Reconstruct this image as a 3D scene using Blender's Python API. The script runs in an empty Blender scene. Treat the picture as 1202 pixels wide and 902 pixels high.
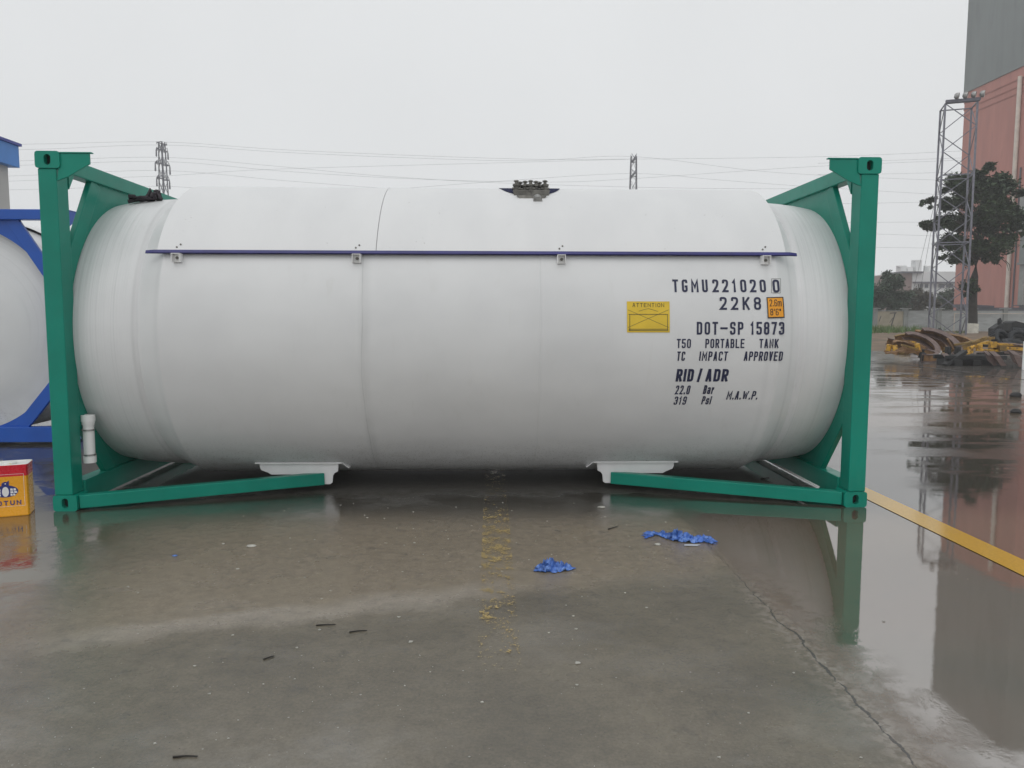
import bpy, math, random
from mathutils import Vector, Matrix, noise as mnoise

# ------------------------------------------------------------------ camera, sky, sun, exposure
S = bpy.context.scene
COL = S.collection
R = math.radians
CAM = Vector((0.1897, -5.5683, 1.4427)); PIT, YAW, ROL, FPX = -0.09028, 0.02739, 0.00185, 891.95
FW = Vector((math.sin(YAW)*math.cos(PIT), math.cos(YAW)*math.cos(PIT), math.sin(PIT)))
RT = Vector((math.cos(YAW), -math.sin(YAW), 0)); UP = RT.cross(FW)
RT, UP = RT*math.cos(ROL)+UP*math.sin(ROL), UP*math.cos(ROL)-RT*math.sin(ROL)
cd = bpy.data.cameras.new('camera'); cam = bpy.data.objects.new('camera', cd); COL.objects.link(cam)
M4 = Matrix((RT, UP, -FW)).transposed().to_4x4(); M4.translation = CAM
cam.matrix_world = M4
cd.sensor_fit = 'HORIZONTAL'; cd.sensor_width = 36; cd.lens = FPX/1202*36; cd.clip_start = .05; cd.clip_end = 3000
S.camera = cam

SUN_EL, SUN_ROT = R(58), R(200)
w = bpy.data.worlds.new('World'); S.world = w; w.use_nodes = True
nt = w.node_tree; nt.nodes.clear()
sky = nt.nodes.new('ShaderNodeTexSky'); sky.sky_type = 'NISHITA'; sky.sun_disc = False
sky.sun_elevation = SUN_EL; sky.sun_rotation = SUN_ROT; sky.air_density = 1; sky.dust_density = 4
hs = nt.nodes.new('ShaderNodeHueSaturation'); hs.inputs['Saturation'].default_value = .12
tc = nt.nodes.new('ShaderNodeTexCoord'); sx = nt.nodes.new('ShaderNodeSeparateXYZ')
ns = nt.nodes.new('ShaderNodeTexNoise'); ns.inputs['Scale'].default_value = 1.6; ns.inputs['Detail'].default_value = 4
rp = nt.nodes.new('ShaderNodeValToRGB')          # cloud deck: brighter towards the horizon haze, soft mottling
rp.color_ramp.elements[0].position = .0; rp.color_ramp.elements[0].color = (.80, .815, .825, 1)
rp.color_ramp.elements[1].position = .75; rp.color_ramp.elements[1].color = (.70, .715, .725, 1)
mn = nt.nodes.new('ShaderNodeMapRange'); mn.inputs[1].default_value = .3; mn.inputs[2].default_value = .7
mn.inputs[3].default_value = 10.6; mn.inputs[4].default_value = 11.6
vm = nt.nodes.new('ShaderNodeVectorMath'); vm.operation = 'SCALE'
mx = nt.nodes.new('ShaderNodeMix'); mx.data_type = 'RGBA'; mx.inputs[0].default_value = .93
bg = nt.nodes.new('ShaderNodeBackground'); bg.inputs[1].default_value = .1
ow = nt.nodes.new('ShaderNodeOutputWorld')
L = nt.links.new
L(sky.outputs[0], hs.inputs['Color']); L(tc.outputs['Generated'], sx.inputs[0]); L(sx.outputs['Z'], rp.inputs[0])
L(tc.outputs['Generated'], ns.inputs['Vector']); L(ns.outputs['Fac'], mn.inputs[0])
L(rp.outputs[0], vm.inputs[0]); L(mn.outputs[0], vm.inputs['Scale'])
L(hs.outputs[0], mx.inputs[6]); L(vm.outputs[0], mx.inputs[7]); L(mx.outputs[2], bg.inputs[0]); L(bg.outputs[0], ow.inputs[0])

sl = bpy.data.lights.new('sun', 'SUN'); sl.energy = .6; sl.angle = R(50); sl.color = (1, .98, .95)
sun = bpy.data.objects.new('sun', sl); COL.objects.link(sun)
sd = Vector((math.sin(SUN_ROT)*math.cos(SUN_EL), math.cos(SUN_ROT)*math.cos(SUN_EL), math.sin(SUN_EL)))
sun.rotation_euler = sd.to_track_quat('Z', 'Y').to_euler()
S.view_settings.view_transform = 'Standard'; S.view_settings.look = 'None'
S.view_settings.exposure = 0; S.view_settings.gamma = 1; S.view_settings.use_curve_mapping = False
S.cycles.use_denoising = True
S.cycles.max_bounces = 8; S.cycles.volume_bounces = 1

# ------------------------------------------------------------------ pixel of the photograph -> point in the yard
def ray(px, py): return FW + RT*((px-601)/FPX) - UP*((py-451)/FPX)
def W(px, py, Y): d = ray(px, py); return CAM + d*((Y-CAM.y)/d.y)
def G(px, py, z=0): d = ray(px, py); return CAM + d*((z-CAM.z)/d.z)

# ------------------------------------------------------------------ materials
class N:
    def __init__(s, name):
        s.m = bpy.data.materials.new(name); s.m.use_nodes = True; s.t = s.m.node_tree
        s.b = s.t.nodes['Principled BSDF']; s.o = s.t.nodes['Material Output']
    def n(s, ty, **k):
        x = s.t.nodes.new(ty)
        for a, v in k.items(): setattr(x, a, v)
        return x
    def put(s, sock, v):
        if isinstance(v, bpy.types.NodeSocket): s.t.links.new(v, sock)
        else: sock.default_value = v
    def math(s, op, a, b=0, c=None, clamp=False):
        x = s.n('ShaderNodeMath', operation=op, use_clamp=clamp); s.put(x.inputs[0], a); s.put(x.inputs[1], b)
        if c is not None: s.put(x.inputs[2], c)
        return x.outputs[0]
    def pos(s):
        return s.n('ShaderNodeNewGeometry').outputs['Position']
    def obj(s): return s.n('ShaderNodeTexCoord').outputs['Object']
    def xyz(s, v):
        x = s.n('ShaderNodeSeparateXYZ'); s.put(x.inputs[0], v); return x.outputs
    def scale(s, v, k):
        x = s.n('ShaderNodeVectorMath', operation='MULTIPLY'); s.put(x.inputs[0], v); x.inputs[1].default_value = k; return x.outputs[0]
    def noise(s, v, sc, det=4, rough=.55, dist=0):
        x = s.n('ShaderNodeTexNoise'); s.put(x.inputs['Vector'], v); x.inputs['Scale'].default_value = sc
        x.inputs['Detail'].default_value = det; x.inputs['Roughness'].default_value = rough; x.inputs['Distortion'].default_value = dist
        return x.outputs['Fac']
    def vor(s, v, sc, feat='F1'):
        x = s.n('ShaderNodeTexVoronoi', feature=feat); s.put(x.inputs['Vector'], v); x.inputs['Scale'].default_value = sc
        return x
    def ss(s, v, a, b, lo=0, hi=1):
        x = s.n('ShaderNodeMapRange', interpolation_type='SMOOTHSTEP'); s.put(x.inputs[0], v)
        x.inputs[1].default_value = a; x.inputs[2].default_value = b; x.inputs[3].default_value = lo; x.inputs[4].default_value = hi
        return x.outputs[0]
    def mix(s, f, a, b):
        x = s.n('ShaderNodeMix', data_type='RGBA'); s.put(x.inputs[0], f)
        for i, v in ((6, a), (7, b)):
            s.put(x.inputs[i], v if isinstance(v, bpy.types.NodeSocket) else (*v[:3], 1))
        return x.outputs[2]
    def lerp(s, f, a, b):
        x = s.n('ShaderNodeMix', data_type='FLOAT'); s.put(x.inputs[0], f); s.put(x.inputs[2], a); s.put(x.inputs[3], b); return x.outputs[0]
    def bump(s, h, st=.3, d=.01, nrm=None):
        x = s.n('ShaderNodeBump'); s.put(x.inputs['Height'], h); s.put(x.inputs['Strength'], st); x.inputs['Distance'].default_value = d
        if nrm is not None: s.put(x.inputs['Normal'], nrm)
        return x.outputs[0]
    def set(s, **k):
        for a, v in k.items():
            s.put(s.b.inputs[a.replace('_', ' ')], (*v[:3], 1) if isinstance(v, tuple) else v)
        return s.m

def paint(name, c, rough=.4, var=.12, sc=3, c2=None, lo=.5, hi=.75, bump=0, metal=0, stretch=(1, 1, 1), spec=.5):
    m = N(name); v = m.scale(m.obj(), stretch)
    a = m.noise(v, sc, 5); b = m.noise(v, sc*9, 3)
    k = m.math('MULTIPLY_ADD', m.math('ADD', a, b), var, 1-var)
    dark = tuple(x*(1-var) for x in c); lite = tuple(min(1, x*(1+var)) for x in c)
    col = m.mix(m.ss(a, .3, .7), dark, lite)
    if c2: col = m.mix(m.ss(m.noise(v, sc*2.3, 6, .65), lo, hi), col, c2)
    kw = dict(Base_Color=col, Roughness=m.math('MULTIPLY_ADD', b, .2, rough-.1), Metallic=metal)
    if bump: kw['Normal'] = m.bump(m.noise(v, sc*12, 4), bump, .004)
    mm = m.set(**kw); m.b.inputs['Specular IOR Level'].default_value = spec
    return mm

def tank_paint(name):
    m = N(name); p = m.obj(); x, y, z = m.xyz(p)
    a = m.noise(p, 1.3, 4); streak = m.noise(m.scale(p, (9, 9, .5)), 1.5, 5, .6)
    col = m.mix(m.ss(a, .3, .7), (.655, .662, .667), (.71, .717, .72))
    col = m.mix(m.math('MULTIPLY', m.ss(streak, .58, .8), .35), col, (.60, .60, .585))
    # road splash: fine dirt droplets towards the underside
    spk = m.ss(m.noise(p, 95, 2, .5), .60, .68)
    low = m.ss(m.math('ADD', z, m.math('MULTIPLY', a, .12)), .62, .16)
    col = m.mix(m.math('MULTIPLY', m.math('MULTIPLY', spk, low), .85), col, (.16, .155, .14))
    spw = m.ss(m.noise(p, 120, 2, .5), .66, .71)
    col = m.mix(m.math('MULTIPLY', m.math('MULTIPLY', spw, low), .6), col, (.85, .86, .86))
    col = m.mix(m.math('MULTIPLY', m.ss(m.noise(p, 11, 5, .65), .45, .75), m.math('MULTIPLY', low, .5)), col, (.36, .35, .32))
    # wrinkles wrapped round the end skirts, two girth welds
    ax = m.math('ABSOLUTE', x)
    wr = m.math('MULTIPLY', m.noise(m.scale(p, (42, .6, .6)), 1, 3), m.ss(ax, 2.42, 2.55))
    def weld(x0, wd): return m.ss(m.math('ABSOLUTE', m.math('SUBTRACT', x, x0)), wd, 0)
    wl = m.math('ADD', weld(-.76, .02), weld(.55, .012))
    # grime along girth seams, dark skirt lines, shade painted into the shoulder creases
    wav = m.math('MULTIPLY', m.math('SUBTRACT', m.noise(m.scale(p, (0, 1.2, 1.2)), 1.4, 3), .5), .05)
    def seam(x0, wd): return m.ss(m.math('ABSOLUTE', m.math('SUBTRACT', m.math('ADD', x, wav), x0)), wd, 0)
    sm_ = m.math('MULTIPLY', m.ss(m.noise(p, 2.5, 5, .6), .25, .7), 1)
    gr = m.math('ADD', m.math('MULTIPLY', seam(-.74, .06), .22), m.math('MULTIPLY', seam(-.757, .006), .35))
    gr = m.math('ADD', gr, m.math('MULTIPLY', seam(.55, .005), .14))
    gr = m.math('ADD', gr, m.math('MULTIPLY', m.ss(m.math('ABSOLUTE', m.math('SUBTRACT', ax, 2.435)), .02, 0), .22))
    gr = m.math('ADD', gr, m.math('MULTIPLY', m.ss(m.math('ABSOLUTE', m.math('SUBTRACT', ax, 2.245)), .035, 0), .13))
    hair = m.ss(m.noise(m.scale(p, (75, .25, .25)), 1, 2, .4), .60, .66)
    gr = m.math('ADD', gr, m.math('MULTIPLY', m.math('MULTIPLY', hair, m.ss(ax, 2.42, 2.5)), .12))
    col = m.mix(m.math('MULTIPLY', gr, m.math('MULTIPLY_ADD', sm_, .6, .5)), col, (.34, .35, .35))
    h = m.math('ADD', m.math('MULTIPLY', wr, .6), m.math('MULTIPLY', wl, .35))
    h = m.math('ADD', h, m.math('MULTIPLY', m.noise(m.scale(p, (.55, 1.5, 1.5)), 1.2, 2), 2.2))
    m.b.inputs['Coat Weight'].default_value = .15; m.b.inputs['Coat Roughness'].default_value = .2
    return m.set(Base_Color=col, Roughness=m.math('MULTIPLY_ADD', streak, .2, .3), Normal=m.bump(h, .5, .012))

def shade_paint(name):
    m = N(name); p = m.obj()
    a = m.noise(m.scale(p, (1.6, .7, .7)), 1.6, 5); b = m.noise(p, 60, 2); st = m.noise(p, 7, 5, .7)
    col = m.mix(m.ss(a, .3, .7), (.71, .715, .72), (.755, .76, .762))
    col = m.mix(m.math('MULTIPLY', m.ss(b, .68, .74), m.ss(st, .5, .65)), col, (.45, .44, .43))
    return m.set(Base_Color=col, Roughness=m.math('MULTIPLY_ADD', a, .25, .32), Normal=m.bump(m.noise(m.scale(p, (1.2, .6, .6)), 1.3, 2), .2, .02))

def ground_mat():
    m = N('wet_concrete'); p = m.pos(); x, y, z = m.xyz(p)
    nb = m.noise(p, .32, 5); nm = m.noise(p, 1.7, 5, .6); nf = m.noise(p, 22, 5, .65); nu = m.noise(p, 170, 3, .6)
    nst = m.noise(m.scale(p, (.7, 2.2, 1)), .9, 6, .62)                       # long wavering film edges
    wob = m.math('MULTIPLY_ADD', nm, .5, -.25)
    # standing water: bay right of the joint, and the low corner at the left
    xr = m.math('ADD', x, m.math('MULTIPLY', wob, .55))
    right = m.ss(xr, 1.50, 1.82)
    rag = m.math('MULTIPLY', m.ss(m.noise(p, 5, 6, .7), .44, .60), m.ss(m.math('ADD', x, m.math('MULTIPLY', wob, .8)), 1.92, 1.6))       # drier crumbs along the rim
    right = m.math('MULTIPLY', right, m.math('SUBTRACT', 1, m.math('MULTIPLY', rag, m.ss(y, -1.0, -1.7))))
    far = m.math('MULTIPLY', m.ss(y, -.2, 3.0), m.ss(x, 2.2, 3.4))
    filmfar = m.ss(nst, .66, .46)
    right = m.math('MULTIPLY', right, m.lerp(far, 1, filmfar))
    vfar = m.ss(m.math('ADD', y, m.math('MULTIPLY', wob, 12)), 13, 22)
    right = m.math('MULTIPLY', right, m.math('SUBTRACT', 1, m.math('MULTIPLY', vfar, .55)))
    left = m.math('MULTIPLY', m.ss(m.math('SUBTRACT', wob, x), 1.95, 2.5), m.ss(m.noise(p, 2.6, 6, .65), .66, .42))
    under = m.math('MULTIPLY', m.ss(y, -.75, -.1), m.ss(nm, .68, .38))
    lee = m.math('MULTIPLY', m.math('MULTIPLY', m.ss(m.math('ADD', y, wob), .25, .75), m.ss(m.math('ADD', y, wob), 2.6, 2.1)), m.ss(m.math('ABSOLUTE', x), 2.75, 2.5))   # sheltered from the rain by the tank
    pud = m.math('MULTIPLY', m.ss(m.noise(m.scale(p, (.8, 1.5, 1)), 1.15, 6, .62), .50, .66), m.ss(y, -.9, -1.9))
    W_ = m.math('MAXIMUM', m.math('MAXIMUM', m.math('MAXIMUM', right, m.math('MULTIPLY', pud, .28)), left), m.math('MULTIPLY', under, .75))
    W_ = m.math('MULTIPLY', m.math('MINIMUM', W_, 1), m.math('SUBTRACT', 1, lee))
    # colour: brown silt band that paints in the tank's pale reflection, dark damp concrete elsewhere, pale slurry edge
    yw = m.math('ADD', y, m.math('ADD', m.math('MULTIPLY', wob, .7), m.math('MULTIPLY', x, -.3)))
    silt = m.math('MULTIPLY', m.ss(yw, -2.0, -1.62), m.ss(y, .3, -.3))
    silt = m.math('MULTIPLY', silt, m.ss(x, -2.6, -1.5))
    edge = m.math('MULTIPLY', m.ss(m.math('ABSOLUTE', m.math('ADD', yw, 1.74)), .17, .02), m.math('MULTIPLY', m.ss(x, -1.9, -1.5), m.ss(x, .6, -.1)))
    col = m.mix(m.ss(nm, .3, .7), (.098, .085, .061), (.150, .130, .094))
    col = m.mix(m.math('MULTIPLY', silt, .7), col, m.mix(m.ss(nf, .3, .7), (.205, .165, .115), (.265, .215, .152)))
    col = m.mix(m.math('MULTIPLY', edge, .55), col, (.33, .295, .25))
    bay = m.ss(x, 1.5, 1.62)
    col = m.mix(m.math('MULTIPLY', bay, m.ss(m.math('ADD', nb, m.math('MULTIPLY', wob, .5)), .3, .6)), col, (.135, .098, .070))
    col = m.mix(m.math('MULTIPLY', m.ss(y, 7, 14), .85), col, m.mix(m.ss(nm, .35, .65), (.105, .10, .097), (.15, .14, .132)))
    col = m.mix(m.math('MULTIPLY', m.ss(m.noise(p, 6, 6, .7), .56, .7), .4), col, (.055, .052, .047))
    soak_shade = m.math('MULTIPLY', m.ss(m.math('ADD', y, m.math('MULTIPLY', wob, .9)), -.55, .15), m.ss(y, 4.5, 3))      # soaked concrete, with the dark under the tank painted in
    col = m.mix(m.math('MULTIPLY', soak_shade, .8), col, (.040, .037, .032))
    grain = m.math('ADD', m.math('MULTIPLY', m.noise(p, 75, 4, .7), .55), m.math('MULTIPLY', m.noise(p, 13, 6, .7), .45))
    gf = m.ss(grain, .34, .66, .76, 1.24)
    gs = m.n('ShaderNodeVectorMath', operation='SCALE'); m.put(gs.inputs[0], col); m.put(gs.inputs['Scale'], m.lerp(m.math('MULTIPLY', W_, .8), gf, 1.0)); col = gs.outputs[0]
    # chips and grit
    v1 = m.vor(p, 26); keep = m.math('GREATER_THAN', m.xyz(v1.outputs['Color'])[0], .86)
    chip = m.math('MULTIPLY', m.math('LESS_THAN', v1.outputs['Distance'], m.math('MULTIPLY', m.xyz(v1.outputs['Color'])[1], .13)), keep)
    v2 = m.vor(m.scale(p, (1, 1.3, 1)), 60); keep2 = m.math('GREATER_THAN', m.xyz(v2.outputs['Color'])[0], .88)
    grit = m.math('MULTIPLY', m.math('LESS_THAN', v2.outputs['Distance'], .16), keep2)
    dry = m.math('SUBTRACT', 1, m.math('MULTIPLY', W_, .8))
    col = m.mix(m.math('MULTIPLY', chip, dry), col, (.30, .285, .255))
    col = m.mix(m.math('MULTIPLY', grit, m.math('MULTIPLY', dry, .7)), col, m.mix(m.math('GREATER_THAN', m.xyz(v2.outputs['Color'])[1], .55), (.03, .028, .026), (.27, .25, .22)))
    # cracked joint between the two bays
    jw = m.math('MULTIPLY', m.math('SUBTRACT', m.noise(m.scale(p, (0, 1, 0)), 3.2, 6, .65), .5), .16)
    jd = m.math('ABSOLUTE', m.math('SUBTRACT', m.math('ADD', x, jw), 1.56))
    jt = m.math('MULTIPLY', m.ss(m.math('ABSOLUTE', m.math('ADD', y, 2.75)), 1.5, .1, .0018, .0062), m.ss(m.noise(p, 9, 5, .7), .36, .62, .25, 1.35))
    crack = m.math('LESS_THAN', jd, jt)
    crack = m.math('MULTIPLY', crack, m.ss(y, 1.5, -.3))
    rim = m.math('MULTIPLY', m.ss(jd, .13, .0), m.ss(y, -1.2, -2.0))
    col = m.mix(m.math('MULTIPLY', rim, m.ss(nf, .42, .6)), col, (.23, .2, .165))
    col = m.mix(m.math('MULTIPLY', crack, .85), col, (.022, .02, .018))
    W_ = m.math('MULTIPLY', W_, m.math('SUBTRACT', 1, crack))
    damp = m.math('ADD', m.math('MULTIPLY_ADD', nm, .24, .06), m.math('MULTIPLY', m.ss(y, -.8, -2.6), .07))
    damp = m.math('ADD', damp, m.math('MULTIPLY', silt, .08))
    damp = m.lerp(m.math('MULTIPLY', soak_shade, .7), damp, .10)
    ro = m.lerp(W_, m.lerp(lee, damp, .85), .025)
    h = m.math('ADD', m.math('MULTIPLY', nf, .7), m.math('MULTIPLY', nu, .5))
    h = m.math('MULTIPLY', h, m.math('SUBTRACT', 1, m.math('MULTIPLY', W_, .985)))
    rip = m.math('MULTIPLY', m.math('MULTIPLY', m.noise(m.scale(p, (1, 1, 1)), 6, 3), W_), .10)
    h = m.math('ADD', m.math('SUBTRACT', h, m.math('MULTIPLY', crack, 2)), rip)
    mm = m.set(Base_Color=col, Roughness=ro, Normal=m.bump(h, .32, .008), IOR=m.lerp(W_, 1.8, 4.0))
    return mm

def line_mat(name, c, lo, hi, wet=True):
    m = N(name); p = m.pos(); x, y, z = m.xyz(p)
    a = m.noise(p, 11, 7, .78); b = m.noise(p, 70, 4, .75); c3 = m.noise(m.scale(p, (1, .5, 1)), 1.1, 3)
    keep = m.ss(m.math('ADD', m.math('ADD', m.math('MULTIPLY', a, .55), m.math('MULTIPLY', b, .4)), m.math('MULTIPLY', c3, .25)), lo, hi)
    col = m.mix(m.ss(b, .3, .7), tuple(k*.8 for k in c), c)
    m.set(Base_Color=col, Roughness=.12 if wet else .4)
    tr = m.n('ShaderNodeBsdfTransparent'); ms = m.n('ShaderNodeMixShader')
    m.put(ms.inputs[0], keep); m.t.links.new(tr.outputs[0], ms.inputs[1]); m.t.links.new(m.b.outputs[0], ms.inputs[2])
    m.t.links.new(ms.outputs[0], m.o.inputs[0])
    return m.m

M = {}
M['green'] = paint('green_frame_paint', (.002, .225, .160), .33, .10, 2, spec=.32)
M['blue'] = paint('blue_frame_paint', (.008, .085, .42), .33, .10, 2)
M['tank'] = tank_paint('white_tank_paint'); M['shade'] = shade_paint('white_shade_paint')
M['film'] = paint('purple_blue_film', (.030, .030, .17), .4, .15, 6)
M['navy'] = paint('navy_patch', (.008, .011, .05), .7, .2, 8, spec=.1)
M['steel'] = paint('stainless_steel', (.36, .36, .35), .38, .2, 12, metal=.8)
M['dsteel'] = paint('weathered_valve_metal', (.16, .155, .14), .5, .3, 14, c2=(.07, .065, .06), metal=.5)
M['white'] = paint('white_painted_steel', (.82, .82, .82), .4, .06, 4)
M['plastic'] = paint('white_plastic', (.78, .78, .77), .35, .04, 4)
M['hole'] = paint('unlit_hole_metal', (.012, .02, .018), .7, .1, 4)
M['ink'] = paint('navy_lettering', (.012, .016, .055), .45, .1, 10)
M['blackink'] = paint('black_lettering', (.012, .012, .014), .45, .1, 10)
M['thin'] = paint('grey_lettering', (.10, .09, .04), .5, .1, 10)
M['yel'] = paint('yellow_sticker', (.72, .50, .035), .45, .06, 6)
M['org'] = paint('orange_sticker', (.80, .33, .012), .45, .05, 6)
M['canyel'] = paint('amber_can_print', (.80, .36, .012), .28, .05, 6)
M['canred'] = paint('red_can_print', (.62, .012, .03), .28, .08, 6)
M['canwhite'] = paint('white_can_lid', (.75, .75, .72), .4, .1, 9, c2=(.70, .62, .28), lo=.55, hi=.7)
M['bluetxt'] = paint('blue_can_print', (.02, .03, .19), .35, .08, 9)
M['whitetxt'] = paint('white_can_print', (.78, .78, .78), .4, .04, 9)
M['rag'] = paint('blue_plastic_film', (.055, .15, .50), .3, .35, 12, c2=(.17, .31, .70), lo=.48, hi=.6)
M['rope'] = paint('dark_webbing', (.028, .022, .028), .7, .3, 30)
M['wood'] = paint('wet_dark_twig', (.022, .018, .014), .5, .3, 30)
M['chip'] = paint('paint_chips', (.44, .43, .39), .6, .25, 40)
M['rust'] = paint('rust_primer_plate', (.15, .105, .095), .55, .25, 4, c2=(.10, .05, .03), bump=.3)
M['rustb'] = paint('orange_rust_edge', (.24, .135, .06), .6, .3, 6, c2=(.13, .06, .03), bump=.3)
M['yst'] = paint('worn_yellow_steel', (.56, .31, .03), .5, .25, 5, c2=(.15, .08, .035), lo=.48, hi=.62)
M['olive'] = paint('weathered_ochre_steel', (.24, .15, .04), .6, .3, 5, c2=(.07, .045, .03), bump=.3)
M['dark'] = paint('greasy_black_steel', (.016, .016, .017), .55, .3, 5)
M['rubber'] = paint('tyre_rubber', (.020, .022, .026), .65, .25, 8)
M['lat'] = paint('galvanised_lattice', (.17, .172, .205), .5, .2, 3, metal=.3)
M['latd'] = paint('pylon_steel', (.10, .10, .125), .55, .15, 1)
M['wire'] = paint('line_conductor', (.12, .12, .13), .6, .1, 1)
M['brick'] = paint('terracotta_wall', (.46, .205, .172), .75, .08, .6, c2=(.38, .18, .155), lo=.5, hi=.75, stretch=(1, 1, .18))
M['gclad'] = paint('grey_cladding', (.21, .23, .228), .7, .07, .5, c2=(.18, .197, .195), lo=.5, hi=.75, stretch=(1, 1, .2))
M['gren'] = paint('grey_render', (.28, .285, .275), .75, .12, .8, c2=(.36, .36, .34), lo=.55, hi=.7)
M['pipe'] = paint('cream_downpipe', (.62, .55, .48), .5, .1, 2)
M['fpan'] = paint('fence_panel_paint', (.42, .44, .44), .7, .10, 1, c2=(.31, .325, .32), stretch=(1, 1, 4))
M['fpil'] = paint('fence_pillar_render', (.29, .305, .30), .75, .12, 1.5, c2=(.2, .21, .2))
M['tanp'] = paint('bare_tan_panel', (.40, .36, .28), .8, .12, 1.2)
M['farw'] = paint('far_pale_wall', (.74, .75, .75), .8, .05, .1)
M['farb'] = paint('far_brown_wall', (.27, .19, .175), .8, .05, .1)
M['glass'] = paint('dim_window', (.05, .06, .08), .15, .1, .5)
M['roofd'] = paint('dark_roof_edge', (.10, .10, .12), .6, .1, .5)
M['wallg'] = paint('grey_wall_panel', (.48, .48, .47), .6, .06, .6)
M['bfas'] = paint('blue_fascia', (.045, .22, .62), .4, .08, 1)
M['bfasd'] = paint('blue_fascia_trim', (.03, .05, .30), .4, .08, 1)
M['bark'] = paint('wet_bark', (.030, .026, .022), .85, .3, 6, bump=.5)
M['lime'] = paint('lime_wash', (.62, .60, .53), .8, .15, 4, c2=(.35, .32, .27), lo=.58, hi=.75)
M['dirt'] = paint('bare_dirt', (.17, .12, .08), .85, .25, .7, c2=(.11, .09, .05), bump=.4)
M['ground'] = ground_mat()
M['yline'] = line_mat('yellow_road_paint', (.62, .36, .03), .30, .42)
M['oline'] = line_mat('worn_ochre_paint', (.46, .34, .13), .635, .675, False)
M['joint'] = paint('joint_filler', (.035, .033, .032), .5, .3, 3)

def leaf_mat(name, c, c2):
    m = N(name); p = m.pos(); a = m.noise(p, .9, 3); b = m.noise(p, 6, 2)
    r = m.n('ShaderNodeObjectInfo')
    col = m.mix(m.ss(m.math('ADD', m.math('MULTIPLY', a, .6), m.math('MULTIPLY', b, .4)), .35, .62), c, c2)
    return m.set(Base_Color=col, Roughness=.5)
M['leaf'] = leaf_mat('evergreen_leaves', (.014, .036, .018), (.055, .09, .036))
M['leaf2'] = leaf_mat('far_green_leaves', (.026, .055, .032), (.05, .09, .048))
M['leaf3'] = leaf_mat('far_olive_leaves', (.055, .052, .036), (.09, .085, .055))
M['grass'] = leaf_mat('rank_grass', (.07, .14, .035), (.14, .21, .06))

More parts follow.
